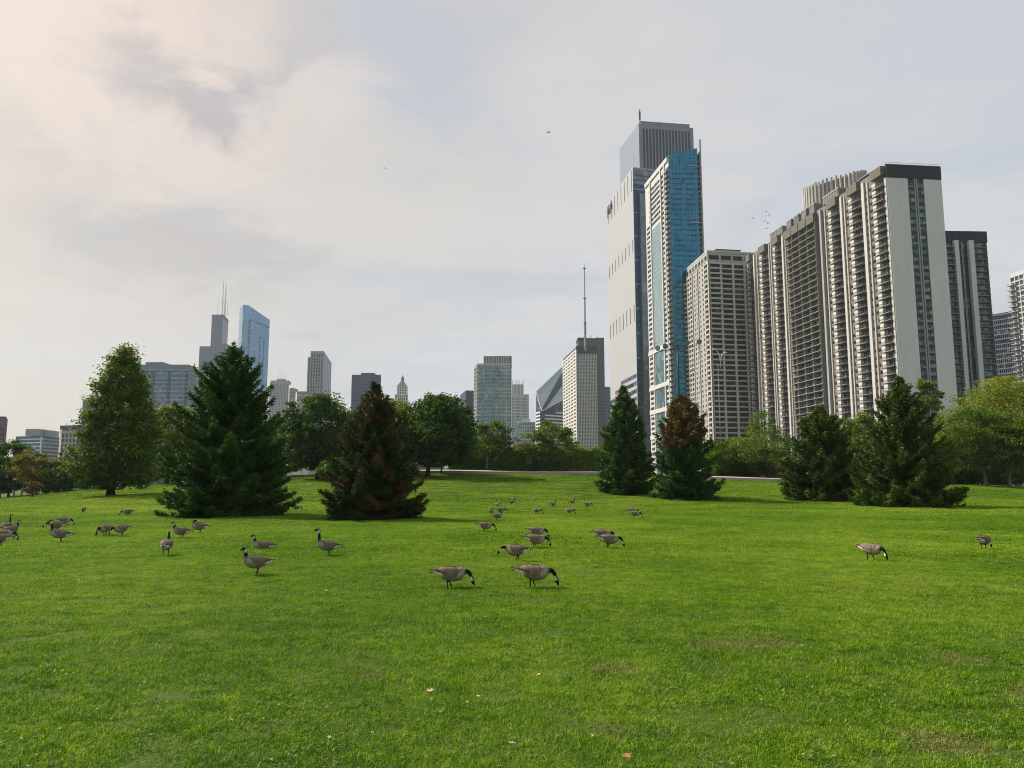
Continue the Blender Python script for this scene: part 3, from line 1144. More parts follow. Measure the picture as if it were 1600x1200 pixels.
# --- white slab with slits and a blue side
b = Bld('white_slab_tower', 'smooth white slab tower with rows of narrow slits and a dark blue side', (988.5, 262, 535), (949, 322), (1024, 266, 540), 'tower')
T, fl, fr = b.T, b.fl, b.fr
b.core(M['white_clad'])
L_ = fl.L
for row, (pya, pyb) in enumerate(((258, 296), (372, 392), (474, 500))):
    for k in range(8):
        mb = MB()
        px = 951.5 + k * (986 - 951.5) / 7
        u = L_ * (0.05 + 0.90 * (k / 7.0))
        vt, vb = fr.v(988.5, pya), fr.v(988.5, pyb)
        vt = min(vt, T - 0.5)
        mb.box(fl, u - 0.8, u + 0.8, vb, vt, -0.2, 0.06, M['dark_steel'])
        mb.build('slit_window', b.o)
mb = MB()                          # cladding joints
for k in range(60):
    v = 4 + k * (T - 6) / 60
    mb.box(fl, 0, L_, v - 0.06, v + 0.06, -0.1, 0.05, M['conc_white'])
mb.build('cladding_joints', b.o, 'stuff')
vband = fl.v(970, 594)
mb = MB()                          # glazed lower storeys, stepping down towards the far end
for k in range(13):
    v = vband - 2 - k * 5.4
    a_ = max(0.0, 0.42 - k * 0.22)
    mb.box(fl, L_ * (a_ + 0.01), L_ * 0.985, v - 2.0, v + 0.9, -0.1, 0.08, M['g_dark'] if k % 2 else M['g_blue_dark'])
mb.build('ribbon_window', b.o)
mb = MB()
mb.box(fr, 0.0, fr.L, 0, T - 13, -0.1, 0.35, M['g_blue_dark'])
mb.box(fr, 0.0, fr.L, T - 13, T - 0.3, -0.1, 0.35, M['g_grey'])
mb.build('blue_glass_side', b.o)
mb = MB()
for k in range(64):
    v = 4 + k * (T - 6) / 64
    mb.box(fr, 0.2, fr.L, v - 0.35, v + 0.35, 0.3, 0.45, M['g_sky'] if k % 5 == 0 else M['dark_spandrel'])
mb.build('floor_lines', b.o, 'stuff')
mb = MB()
uu = fr.u(1000.5, 480)
mb.box(fr, uu, uu + 5.0, 0, T - 20, 0.3, 3.2, M['g_grey'])
mb.box(fr, uu + 5.0, uu + 5.9, 0, T - 20, 0.3, 3.4, M['conc_white'])
mb.build('bay_pier', b.o)
# ladders of rigging at the far end of the parapet
mb = MB()
for a_ in (0.02, 0.08, 0.15, 0.20):
    mb.tube([fl.p(L_ * a_, T - 1, 0.4), fl.p(L_ * (a_ + 0.02), T - 12, 0.8)], [0.22, 0.22], M['dark_steel'], 5)
mb.box(fl, L_ * 0.04, L_ * 0.1, T - 8, T - 5, 0.2, 1.2, M['purple_brick'])
mb.box(fl, L_ * 0.16, L_ * 0.21, T - 7, T - 4, 0.2, 1.2, M['dark_steel'])
mb.build('cleaning_cradle', b.o)
b.roof(M['conc_white'], 0.5)

# --- grey giant with upright dark stripes
b = Bld('striped_skyscraper', 'tallest grey granite skyscraper with upright dark stripes, behind the white slab', (998, 194, 710), (968, 232), (1083, 200), 'skyscraper')
T, fl, fr = b.T, b.fl, b.fr
b.core(M['granite'], 'wall', b.H - 0.01)
mb = MB()
for k in range(15):
    u = fr.L * (0.085 + 0.83 * k / 14)
    mb.box(fr, u - fr.L * 0.019, u + fr.L * 0.019, 4, T - 4, -0.3, 0.05, M['granite_dark'])
mb.build('dark_stripe', b.o, 'stuff')
mb = MB()
for k in range(16):
    u = fr.L * (0.085 + 0.83 * (k - 0.5) / 14)
    mb.box(fr, u - fr.L * 0.010, u + fr.L * 0.010, 4, T - 3.5, -0.3, 0.7, M['granite'])
mb.build('granite_ribs', b.o, 'stuff')
mb = MB()
mb.box(fr, fr.L * 0.03, fr.L * 0.93, T - 0.02, T + 2.4, -30, 0.4, M['granite'])
mb.box(fr, fr.L * 0.03 - 0.5, fr.L * 0.93 + 0.5, T + 2.4, T + 3.0, -30.4, 0.8, M['steel_grey'])
mb.build('parapet', b.o)
mb = MB()
p0 = fr.p(2.5, T + 2, -4)
mb.tube([p0, p0 + Vector((0, 0, 5)), p0 + Vector((0, 0, 5.1)), p0 + Vector((0, 0, 13)), p0 + Vector((0, 0, 13.1)), p0 + Vector((0, 0, 16))], [0.5, 0.5, 1.0, 1.0, 0.4, 0.2], M['purple_brick'], 8)
mb.build('antenna', b.o)
mb = MB()
for k in range(7):
    p0 = fr.p(fr.L * (0.2 + 0.1 * k), T + 3.6, -3)
    mb.tube([p0, p0 + Vector((0, 0, 1.5 + (k * 5 % 3)))], [0.12, 0.08], M['steel_grey'], 5)
mb.build('roof_mast', b.o)

# --- spire tower
b = Bld('spire_tower', 'stone office tower with a tall pale roof mast, left of the white slab tower', (900, 541, 900), (880, 560), (931.5, 541, 900), 'office tower')
T, fl, fr = b.T, b.fl, b.fr
b.core(M['g_dark'], 'glass', b.H - 1.0)
mb = MB()
grid(mb, fr, 4, T - 9, 37, 13, M['limestone_grey'], M['beige_light'], 0.40, 0.50, 0.4)
mb.build('front_grid', b.o, 'stuff')
mb = MB()
grid(mb, fl, 4, T - 5, 37, 0, M['beige_light'], M['beige_light'], 0.60, 0.2, 0.5)
grid(mb, fl, 4, T - 5, 1, 5, M['beige_light'], M['beige_light'], 0.01, 0.3, 0.35)
mb.build('side_bands', b.o, 'stuff')
mb = MB()
mb.box(fr, -0.3, fr.L + 0.3, T - 9, T, -0.3, 0.9, M['dark_fascia'])
mb.build('louvred_top', b.o)
mb = MB()
u = fr.L
mb.box(fr, u + 0.4, fr.u(945, 541), 0, T + 11.5, -30, -6, M['brown_stone'])
mb.build('brick_core', b.o)
mb = MB()
mb.box(fr, 3.0, u + 0.35, T - 3, T + 10.8, -28, -5, M['brown_stone'])
mb.box(fr, 2.6, u * 0.55, T + 7.5, T + 11.4, -28.3, -4.6, M['dark_fascia'])
mb.build('upper_block', b.o)
mb = MB()
u = fr.u(914.5, 541)
zt = at(914, 412, 903).z - B0
pts, rd = [], []
for f_, r_ in ((0, 1.5), (0.30, 1.35), (0.301, 1.0), (0.58, 0.9), (0.581, 0.62), (0.93, 0.5), (0.931, 0.3), (1.0, 0.15)):
    pts.append(fr.p(u, T - 6 + (zt - T + 6) * f_, 0.6))
    rd.append(r_)
mb.tube(pts, rd, M['limestone_grey'], 8)
for f_ in (0.31, 0.59, 0.93):
    c = fr.p(u, T - 6 + (zt - T + 6) * f_, 0.6)
    mb.tube([c, c + Vector((0, 0, 1.2))], [1.9, 1.9], M['steel_grey'], 10)
mb.build('mast', b.o)
mb = MB()
for px in (922, 924.5, 935):
    uu = fr.u(px, 530)
    mb.tube([fr.p(uu, T + 10, -10), fr.p(uu + random.uniform(-1, 2), T + 15.5, -10)], [0.4, 0.25], M['steel_grey'], 5)
mb.build('roof_aerial', b.o)

# thin dark tower between the spire tower and the white slab
b = Bld('dark_tower', 'thin sliver of dark building squeezed between the spire tower and white slab', (944, 605, 1000), (943, None, 1010), (956, None, 1002), 'tower')
b.core(M['g_blue_dark'])
mb = MB()
grid(mb, b.fr, 4, b.T, 30, 3, M['steel_grey'], M['steel_grey'], 0.3, 0.2, 0.4)
mb.build('facade_grid', b.o, 'stuff')

# --- tower with the sliced diamond roof
Yd = 1050
o = root('diamond_roof_tower', 'glass tower with a sloping diamond shaped roof cut by a dark stripe', 'tower', (at(858, 700, Yd).x, Yd, B0))


def P3(px, py, y):
    return at(px, py, y)


a0, a1, a2, a3 = P3(837.5, 613, Yd + 12), P3(882, 570, Yd + 55), P3(886, 622, Yd + 12), P3(846.5, 643, Yd - 14)
mb = MB()
base_ = [Vector((q.x, q.y, B0)) for q in (a0, a3, a2, a1)]
tops = [a0, a3, a2, a1]
for k in range(4):
    k2 = (k + 1) % 4
    mb.poly([base_[k], base_[k2], tops[k2], tops[k]], M['g_dark'])
mb.build('glass', o)
mb = MB()
nrm = (a3 - a0).cross(a1 - a0).normalized()
if nrm.z < 0:
    nrm = -nrm
up_ = nrm * 0.6
mb.poly([a0 + up_, a3 + up_, a2 + up_, a1 + up_], M['g_slope'])
for p_, q_ in ((a0, a3), (a3, a2), (a2, a1), (a1, a0)):
    mb.poly([p_, q_, q_ + up_, p_ + up_], M['white_steel'])
    mb.tube([p_ + up_, q_ + up_], [0.55, 0.55], M['white_steel'], 5)
mb.build('sloping_roof', o)
mb = MB()
s0, s1 = a1.lerp(a2, 0.10), a1.lerp(a2, 0.48)
t0_, t1_ = a0.lerp(a3, 0.92), a3.lerp(a2, 0.12)
mb.poly([t0_ + up_ * 1.6, t1_ + up_ * 1.6, s1 + up_ * 1.6, s0 + up_ * 1.6], M['dark_fascia'])
f_ = Fr((a3.x - 2.2, a3.y - 1.2), (a3.x + 4.0, a3.y - 1.2), B0)
mb.box(f_, 0, f_.L, 0, a3.z - B0 + 1, -3, 0, M['dark_fascia'])
mb.build('dark_stripe', o)
fA, fB = Fr((a0.x, a0.y), (a3.x, a3.y), B0), Fr((a3.x, a3.y), (a2.x, a2.y), B0)
mb = MB()
for k in range(22):
    v = 3 + k * 4.6
    if v < a0.z - B0 - 8:
        u_end = fA.L * min(1.0, max(0.2, (a0.z - B0 - v) / 26))
        mb.box(fA, 0, u_end, v, v + 2.1, -0.2, 0.4, M['white_steel'])
    if v < a3.z - B0 - 3:
        mb.box(fB, 5.0, fB.L, v, v + 2.1, -0.2, 0.4, M['white_steel'])
    elif v < a2.z - B0 - 4:
        mb.box(fB, fB.L * 0.55, fB.L, v, v + 2.1, -0.2, 0.4, M['white_steel'])
mb.build('floor_band', o, 'stuff')

# --- glass and concrete tower with lift block on top
b = Bld('glass_tower', 'pale framed teal glass tower with a darker ribbed block on its roof', (746, 569, 760), (741.5, None, 775), (799, 568.5, 759), 'tower')
T, fl, fr = b.T, b.fl, b.fr
b.core(M['g_teal'], 'glass')
mb = MB()                          # bowed front
bow = []
uA, uB = fr.L * 0.04, fr.L * 0.72
for k in range(9):
    t_ = k / 8
    q = fr.p(uA + (uB - uA) * t_, 0, 3.2 * math.sin(math.pi * t_))
    bow.append((q.x, q.y))
mb.prism(bow, B0, b.H - 2.2, M['g_teal'])
mb.build('bowed_glass_front', b.o)
mb = MB()
for k in range(8):
    f_ = Fr(bow[k], bow[k + 1], B0)
    grid(mb, f_, 4, T - 2.5, 31, 1, M['conc_white'], M['conc_white'], 0.09 if k % 2 else 0.11, 0.07, 0.25)
grid(mb, fr, 4, T - 2.5, 31, 4, M['conc_white'], M['conc_white'], 0.16, 0.22, 0.5, uB, fr.L)
grid(mb, fl, 4, T - 2.5, 31, 3, M['conc_white'], M['conc_white'], 0.14, 0.14, 0.4)
for c in (6, 12, 18, 25, 30):
    v = 4 + (T - 6.5) * c / 31
    mb.box(fr, 0, fr.L, v - 0.6, v + 0.6, -0.2, 0.7, M['conc_white'])
mb.build('facade_grid', b.o, 'stuff')
mb = MB()
mb.box(fr, -0.5, fr.L + 0.4, T - 1.5, T + 0.5, -12, 0.8, M['conc_white'])
mb.build('parapet', b.o)
mb = MB()
uu = fr.u(756, 562)
mb.box(fr, uu, fr.L + 0.3, T + 0.5, T + 8.0, -10, 0.4, M['steel_grey'])
for k in range(12):
    c = uu + (fr.L - uu) * k / 11
    mb.box(fr, c - 0.2, c + 0.2, T + 0.5, T + 8.2, 0.4, 0.8, M['white_steel'])
mb.build('lift_block', b.o)
mb = MB()
uu = fr.u(729, 690)
mb.box(fr, uu, fr.u(760, 690), 0, fr.v(745, 674), 0.5, 12, M['g_teal'])
f2 = Fr(tuple(fr.p(uu, 0, 12))[:2], tuple(fr.p(fr.u(760, 690), 0, 12))[:2], B0)
grid(mb, f2, 2, fr.v(745, 674), 9, 8, M['conc_white'], M['conc_white'], 0.16, 0.16, 0.3)
mb.build('podium', b.o)

b = Bld('dark_tower', 'plain dark charcoal tower standing left of the teal glass tower', (728, 611, 980), (719, 618), (752, 611, 982), 'tower')
b.core(M['bronze'])
mb = MB()
grid(mb, b.fr, 4, b.T - 8, 36, 12, M['bronze'], M['dark_steel'], 0.3, 0.2, 0.3)
mb.build('facade_grid', b.o, 'stuff')
b.roof(M['dark_fascia'], 0.8)

b = Bld('crowned_tower', 'white tower stepping up to a crown of thin upright ribs', (800, 617, 1150), (798, None, 1170), (826, 617, 1150), 'tower')
T, fr = b.T, b.fr
b.core(M['g_grey'], 'glass')
mb = MB()
grid(mb, fr, 4, T, 30, 14, M['conc_white'], M['white_steel'], 0.4, 0.28, 0.5)
mb.build('facade_grid', b.o, 'stuff')
mb = MB()
u1 = fr.u(817.5, 600)
mb.box(fr, 0.3, u1, T - 2, T + 16, -14, -1, M['g_grey'])
for k in range(9):
    c = 0.3 + (u1 - 0.3) * k / 8
    mb.box(fr, c - 0.55, c + 0.55, T - 4, T + 17 + (5 if k in (0, 3, 5, 8) else 0), -1.2, 0.9, M['white_steel'])
mb.build('ribbed_crown', b.o)

b = Bld('glass_block', 'lower pale glass apartment block in front of the crowned tower', (811, 660, 700), (809, None, 712), (836, 660, 700), 'apartment block')
T, fr = b.T, b.fr
b.core(M['g_teal'], 'glass')
mb = MB()
grid(mb, fr, 3, T, 18, 9, M['conc_white'], M['conc_white'], 0.2, 0.2, 0.35)
mb.build('facade_grid', b.o, 'stuff')
mb = MB()
mb.box(fr, fr.L * 0.2, fr.L * 0.68, T, T + 3, -8, 0.2, M['g_pale'])
mb.build('roof_house', b.o)
b.roof(M['conc_white'], 0.5)

# small pale glass building peeping over the maple
b = Bld('glass_block', 'tiny pale blue glass corner peeping over the right side of the dark maple', (706, 641, 900), (704, None, 910), (716, 641, 900), 'building')
b.core(M['g_pale'], 'glass')
mb = MB()
grid(mb, b.fr, 3, b.T, 22, 4, M['conc_white'], M['conc_white'], 0.2, 0.2, 0.35)
mb.build('facade_grid', b.o, 'stuff')

# --- white tower with green lantern
b = Bld('lantern_tower', 'slim white terracotta tower with a green pointed lantern roof', (617.5, 616, 1100), (616, None, 1112), (637.2, 616, 1100), 'tower')
T, fr = b.T, b.fr
b.core(M['white_terra'])
uA, uB = fr.u(620.2, 605), fr.u(634.8, 605)
mb = MB()
mb.box(fr, uA, uB, T - 1, T + 12, -15, -1.5, M['white_terra'])
mb.build('upper_stage', b.o)
mb = MB()
cx = (uA + uB) / 2
base4 = [fr.p(uA - 0.3, T + 12, -1.2), fr.p(uB + 0.3, T + 12, -1.2), fr.p(uB + 0.3, T + 12, -15.2), fr.p(uA - 0.3, T + 12, -15.2)]
top4 = [fr.p(cx - 2.2, T + 19.5, -6), fr.p(cx + 2.2, T + 19.5, -6), fr.p(cx + 2.2, T + 19.5, -10.4), fr.p(cx - 2.2, T + 19.5, -10.4)]
for k in range(4):
    mb.poly([base4[k], base4[(k + 1) % 4], top4[(k + 1) % 4], top4[k]], M['copper'])
c = fr.p(cx, T + 19.4, -8.2)
mb.tube([c, c + Vector((0, 0, 4.5)), c + Vector((0, 0, 4.6)), c + Vector((0, 0, 7.5)), c + Vector((0, 0, 10))], [2.3, 2.3, 2.7, 1.2, 0.1], M['copper'], 8)
mb.build('lantern_roof', b.o)
mb = MB()
for k in range(26):
    for j in range(6):
        u = fr.L * (j + 0.5) / 6
        mb.box(fr, u - 0.75, u + 0.75, T - 4.2 - k * 4, T - 1.8 - k * 4, -0.1, 0.06, M['g_dark'])
for k in range(3):
    for j in range(4):
        u = uA + (uB - uA) * (j + 0.5) / 4
        mb.box(fr, u - 0.7, u + 0.7, T + 1.2 + k * 3.6, T + 3.4 + k * 3.6, -1.6, -1.42, M['g_dark'])
mb.build('small_windows', b.o, 'stuff')
mb = MB()
for j in range(7):
    u = fr.L * j / 6
    mb.box(fr, u - 0.5, u + 0.5, 0, T, -0.1, 0.5, M['white_terra'])
mb.build('pier', b.o, 'stuff')

# --- dark flat topped tower and the grey striped one
b = Bld('dark_tower', 'broad dark flat topped tower behind the tip of the reddish spruce', (551, 585.5, 1200), (549.5, None, 1215), (595, 585.5, 1200), 'tower')
T, fr = b.T, b.fr
b.core(M['bronze'])
mb = MB()
grid(mb, fr, 4, T - 1, 34, 16, M['g_blue_dark'], M['bronze'], 0.35, 0.3, 0.5)
mb.build('facade_grid', b.o, 'stuff')
mb = MB()
mb.box(fr, fr.u(564, 583), fr.u(584.5, 583), T, T + 3.2, -20, -2, M['bronze'])
mb.build('plant_room', b.o)

b = Bld('grey_tower', 'grey concrete tower with upright window stripes and a stepped top left corner', (506, 549.5, 1150), (485.5, 549.5, 1150), (518, 568), 'tower')
T, fl, fr = b.T, b.fl, b.fr
b.core(M['limestone_grey'])
mb = MB()
for k in range(5):
    u = fl.L * (0.12 + 0.19 * k)
    mb.box(fl, u - 0.9, u + 0.9, 4, T - 4, -0.1, 0.06, M['g_dark'])
for k in range(4):
    u = fr.L * (0.15 + 0.22 * k)
    mb.box(fr, u - 2.2, u + 2.2, 4, T - 6, -0.1, 0.06, M['g_grey'])
for k in range(40):
    v = 6 + k * (T - 10) / 40
    mb.box(fl, 0, fl.L, v - 0.5, v + 0.5, 0, 0.12, M['limestone_grey'])
    mb.box(fr, 0, fr.L, v - 0.5, v + 0.5, 0, 0.12, M['limestone_grey'])
mb.build('window_stripe', b.o, 'stuff')
mb = MB()
mb.box(fl, -4.2, 0, 0, T - 8, -18, -0.5, M['limestone_grey'])
mb.box(fl, -2.6, -1.2, 4, T - 10, -0.55, -0.42, M['g_dark'])
mb.build('stepped_bay', b.o)
b.roof(M['dark_fascia'], 0.6)
mb = MB()
for k in range(3):
    mb.tube([fl.p(4 + 6 * k, T, -5), fl.p(4 + 6 * k, T + 3.5, -5)], [0.25, 0.15], M['steel_grey'], 5)
mb.build('roof_mast', b.o)

# --- low white flat topped building, brown one, gothic one
b = Bld('white_building', 'low white flat roofed building right of the brown block', (464, 612, 1000), (462, None, 1010), (486, 612, 1000), 'building')
b.core(M['conc_white'])
mb = MB()
mb.box(b.fr, 0, b.fr.L, b.T - 3.5, b.T + 0.3, -0.1, 0.8, M['steel_grey'])
mb.box(b.fr, 0, b.fr.L, b.T - 12, b.T - 6, -0.1, 0.05, M['g_grey'])
mb.build('ribbon_window', b.o)
b = Bld('brown_block', 'small brown brick block beside the grey gothic tower', (453, 609, 1050), (451, None, 1060), (465, 609, 1050), 'building')
b.core(M['beige_stone'])
mb = MB()
grid(mb, b.fr, 4, b.T, 30, 6, M['brown_stone'], M['beige_stone'], 0.3, 0.4, 0.4)
mb.box(b.fr, -0.4, b.fr.L * 0.5, b.T, b.T + 2.5, -10, 0.5, M['beige_stone'])
mb.build('facade_grid', b.o, 'stuff')
b = Bld('gothic_tower', 'grey ornate old tower with four thin aerials on its roof', (424, 596, 1250), (422, None, 1262), (451, 596, 1250), 'tower')
T, fr = b.T, b.fr
b.core(M['g_grey'], 'glass')
mb = MB()
grid(mb, fr, 4, T, 38, 12, M['limestone_grey'], M['beige_stone'], 0.4, 0.55, 0.6)
mb.build('facade_grid', b.o, 'stuff')
mb = MB()
mb.box(fr, -0.5, fr.L + 0.5, T - 4, T + 0.6, -12, 0.9, M['beige_stone'])
mb.box(fr, fr.L * 0.28, fr.L * 0.72, T + 0.6, T + 4.5, -11, -2, M['beige_stone'])
for k in range(9):
    u = fr.L * k / 8
    mb.box(fr, u - 0.6, u + 0.6, T + 0.6, T + 2.6, 0, 0.9, M['beige_stone'])
mb.build('ornate_top', b.o)
for px in (433.5, 436.5, 439.5, 443):
    mb = MB()
    u = fr.u(px, 590)
    mb.tube([fr.p(u, T + 4, -6), fr.p(u, T + 24 - abs(px - 435), -6)], [0.3, 0.16], M['white_steel'], 5)
    mb.build('aerial', b.o)

# --- blue tower with slanting top
b = Bld('slant_top_tower', 'blue glass tower whose top slants down to the right', (380, 476, 1300), (374.5, None, 1330), (422.5, 476, 1300), 'skyscraper')
T, fl, fr = b.T, b.fl, b.fr
zR = at(422.5, 500, 1300).z
mb = MB()
pts4 = [b.N, b.R, b.B, b.L]
mid = b.N.lerp(b.R, 0.2)
mb.prism([(q.x, q.y) for q in (b.N, mid, b.R, b.B, b.L)], B0, b.H, M['g_sky'], [b.H, b.H - 1.0, zR, zR, b.H])
mb.build('glass', b.o)
mb = MB()
for u_px, w_, d_ in ((387.5, 1.7, 40), (404.8, 1.0, 80), (411.2, 1.0, 84)):
    u = fr.u(u_px, 560)
    for k in range(56):
        v = T - d_ * 0.75 - k * 3.9
        if v > 5:
            mb.box(fr, u - w_, u + w_, v, v + 2.6, -0.1, 0.15, M['g_blue_dark'])
mb.build('balcony_slot', b.o, 'stuff')
mb = MB()
for k in range(75):
    v = 5 + k * 3.9
    if v < zR - B0 - 5:
        mb.box(fr, 0, fr.L, v - 0.18, v + 0.18, 0, 0.12, M['steel_grey'])
mb.build('floor_lines', b.o, 'stuff')
mb = MB()
mb.poly([fr.p(fr.L * 0.25, T - 26, 0.2), fr.p(fr.L, zR - B0 - 14.5, 0.2), fr.p(fr.L, zR - B0 - 12.5, 0.2), fr.p(fr.L * 0.25, T - 25, 0.2)], M['g_blue_dark'])
mb.box(fr, fr.u(373, 560), -0.2, 0, fr.v(373, 551), -14, -3, M['g_blue_dark'])
mb.build('side_wing', b.o)

# --- black stepped skyscraper with twin masts
b = Bld('stepped_skyscraper', 'dark stepped skyscraper with two white masts, farthest and tallest on the left', (349, 492, 1980), (331.7, 492, 1980), (356.3, 500), 'skyscraper')
T, fl, fr = b.T, b.fl, b.fr
b.core(M['bronze'])
mb = MB()
uu = fl.u(312.7, 545)
hl = fl.v(325, 542)
mb.box(fl, uu, fl.L + 4, 0, hl, -50, 1.5, M['bronze'])
f2 = Fr(tuple(fl.p(uu, 0, 1.5))[:2], tuple(fl.p(fl.L + 4, 0, 1.5))[:2], B0)
grid(mb, f2, 4, hl, 30, 9, M['bronze'], M['g_blue_dark'], 0.22, 0.25, 0.5)
mb.box(fl, fl.L * 0.72, fl.L + 13, 0, hl + 8, -50, 2.6, M['bronze'])
mb.build('lower_tier', b.o)
mb = MB()
grid(mb, fl, hl, T - 9, 16, 6, M['bronze'], M['g_blue_dark'], 0.22, 0.2, 0.5)
grid(mb, fr, hl, T - 9, 16, 5, M['steel_grey'], M['steel_grey'], 0.3, 0.4, 0.5)
mb.build('facade_grid', b.o, 'stuff')
mb = MB()
mb.box(fl, -0.6, fl.L + 0.6, T - 9, T + 0.5, -0.3, 1.2, M['dark_fascia'])
mb.box(fr, -0.6, fr.L + 0.6, T - 9, T + 0.5, -0.3, 1.2, M['dark_fascia'])
mb.build('top_band', b.o)
for px, py, r_ in ((344.8, 435, 1.9), (349.0, 440.5, 1.9), (337.8, 465, 0.7), (352.8, 471, 0.7)):
    mb = MB()
    u = fl.u(px, 480)
    h_ = at(px, py, 1980).z - B0
    mb.tube([fl.p(u, T, -12), fl.p(u, T + (h_ - T) * 0.45, -12), fl.p(u, T + (h_ - T) * 0.46, -12), fl.p(u, T + (h_ - T) * 0.85, -12), fl.p(u, h_, -12)], [r_ * 1.3, r_ * 1.2, r_, r_ * 0.8, r_ * 0.3], M['white_steel'], 7)
    mb.build('mast', b.o)

# --- broad office block with bluish grid
b = Bld('office_block', 'broad bluish grey office block between the tall left tree and big spruce', (297, 570.5, 700), (214, 563, 700), (308.8, 578), 'office block')
T, fl, fr = b.T, b.fl, b.fr
b.core(M['g_grey'], 'glass')
mb = MB()
grid(mb, fl, 4, T - 4, 26, 26, M['g_sky'], M['steel_grey'], 0.28, 0.14, 0.3)
for c in (0.33, 0.62, 0.95):
    mb.box(fl, fl.L * c - 0.9, fl.L * c - 0.3, T - 40, T - 6, 0.2, 0.5, M['dark_spandrel'])
    mb.box(fl, fl.L * c + 0.5, fl.L * c + 1.1, T - 40, T - 6, 0.2, 0.5, M['dark_spandrel'])
mb.build('facade_grid', b.o, 'stuff')
mb = MB()
grid(mb, fr, 4, T - 2, 26, 8, M['steel_grey'], M['steel_grey'], 0.5, 0.4, 0.3)
mb.build('side_grid', b.o, 'stuff')
mb = MB()
mb.box(fl, -0.3, fl.L + 0.3, T - 3.4, T + 0.4, -0.3, 0.6, M['steel_grey'])
mb.box(fl, fl.L * 0.12, fl.L * 0.46, T + 0.4, T + 3.4, -20, -4, M['steel_grey'])
mb.build('parapet', b.o)
b = Bld('grey_block', 'grey slab mostly hidden behind the tall tree on the left', (131, 625, 600), (129, None, 612), (165, 624, 600), 'building')
b.core(M['limestone_grey'])
mb = MB()
grid(mb, b.fr, 4, b.T - 1, 22, 8, M['limestone_grey'], M['steel_grey'], 0.4, 0.3, 0.3)
mb.build('facade_grid', b.o, 'stuff')

# --- low buildings at the far left
b = Bld('office_block', 'low banded office block with a blue glass corner at the far left', (66, 680.5, 760), (25, None, 775), (97, None, 800), 'office block')
T, fl, fr = b.T, b.fl, b.fr
b.core(M['conc_grey'])
mb = MB()
for k in range(14):
    v = T - 0.6 - k * 3.6
    mb.box(fr, 0.5, fr.L, v - 1.7, v, -0.1, 0.06, M['g_dark'])
    mb.box(fr, 0.3, fr.L, v - 2.9, v - 1.9, -0.1, 0.3, M['limestone_grey'])
    mb.box(fl, 0, fl.L - 1.5, v - 1.9, v, -0.1, 0.06, M['g_blue_dark'])
    mb.box(fl, 0, fl.L - 1.5, v - 3.2, v - 2.1, -0.1, 0.12, M['g_pale'])
mb.build('ribbon_window', b.o, 'stuff')
mb = MB()
mb.box(fl, fl.L - 1.3, fl.L + 0.1, 0, T - 1.5, -0.2, 0.5, M['g_pale'])
mb.build('glass_corner', b.o)
mb = MB()
mb.box(fl, fl.L * 0.25, fl.L, T, T + 5.5, -14, -5, M['limestone_grey'])
mb.box(fr, 0, fr.L * 0.98, T, T + 6.5, -16, -3, M['conc_grey'])
mb.tube([fr.p(fr.L * 0.4, T + 6, -6), fr.p(fr.L * 0.4, T + 11, -6)], [0.2, 0.15], M['steel_grey'], 5)
mb.build('roof_house', b.o)
b = Bld('classical_block', 'beige old stone block with tall arched windows left of the tall tree', (97, 666, 520), (94, None, 535), (132, 664, 515), 'building')
T, fr = b.T, b.fr
b.core(M['beige_stone'])
mb = MB()
for j in range(6):
    u = fr.L * (j + 0.5) / 6
    for k in range(3):
        mb.box(fr, u - 0.7, u + 0.7, T - 7.5 - k * 3.3, T - 5.4 - k * 3.3, -0.1, 0.06, M['g_dark'])
    mb.box(fr, u - 0.8, u + 0.8, T - 27, T - 14.5, -0.1, 0.06, M['g_dark'])
    mb.tube([fr.p(u, T - 14.5, -0.1), fr.p(u, T - 14.5, 0.07)], [0.8, 0.8], M['g_dark'], 12)
mb.build('arched_window', b.o, 'stuff')
mb = MB()
mb.box(fr, -0.6, fr.L + 0.5, T - 2.2, T + 0.4, -0.5, 1.0, M['brown_stone'])
mb.box(fr, -0.3, fr.L + 0.3, T - 4.4, T - 3.6, -0.3, 0.5, M['beige_light'])
mb.build('cornice', b.o)
b = Bld('brick_block', 'purple brown brick block cut off by the left edge of the picture', (9.5, 652, 560), (-40, 653, 560), (12, None, 590), 'building')
b.core(M['purple_brick'])
mb = MB()
for k in range(10):
    for j in range(9):
        u = b.fl.L * (j + 0.5) / 9
        mb.box(b.fl, u - 0.8, u + 0.8, b.T - 6 - k * 4, b.T - 3.6 - k * 4, -0.1, 0.05, M['g_dark'])
mb.build('small_windows', b.o, 'stuff')
b.roof(M['brown_stone'], 0.6)

# --- crest: pale kerb wall of the path, ivy clad wall behind, ramp wall
def crest_strip(name, px0, px1, Y0, Y1, top, mat_, n_=40, kind='structure', base_drop=1.5, h0=0.0):
    mb_ = MB()
    A_, B_ = [], []
    for k in range(n_ + 1):
        px = px0 + (px1 - px0) * k / n_
        u = (px - 800) / FOC
        A_.append(Vector((u * Y0, Y0, gz(u * Y0, Y0))))
        B_.append(Vector((u * Y1, Y1, gz(u * Y1, Y1))))
    for k in range(n_):
        a, b_, c, d = A_[k], A_[k + 1], B_[k + 1], B_[k]
        up = Vector((0, 0, top))
        dn = Vector((0, 0, -base_drop))
        mb_.poly([a + up, b_ + up, c + up, d + up], mat_)
        mb_.poly([a + dn, b_ + dn, b_ + up, a + up], mat_)
        mb_.poly([c + dn, d + dn, d + up, c + up], mat_)
    o_ = mb_.build(name)
    return tag(o_, kind=kind)


crest_strip('path', 640, 1262, 106.5, 110.5, 0.42, M['kerb'])

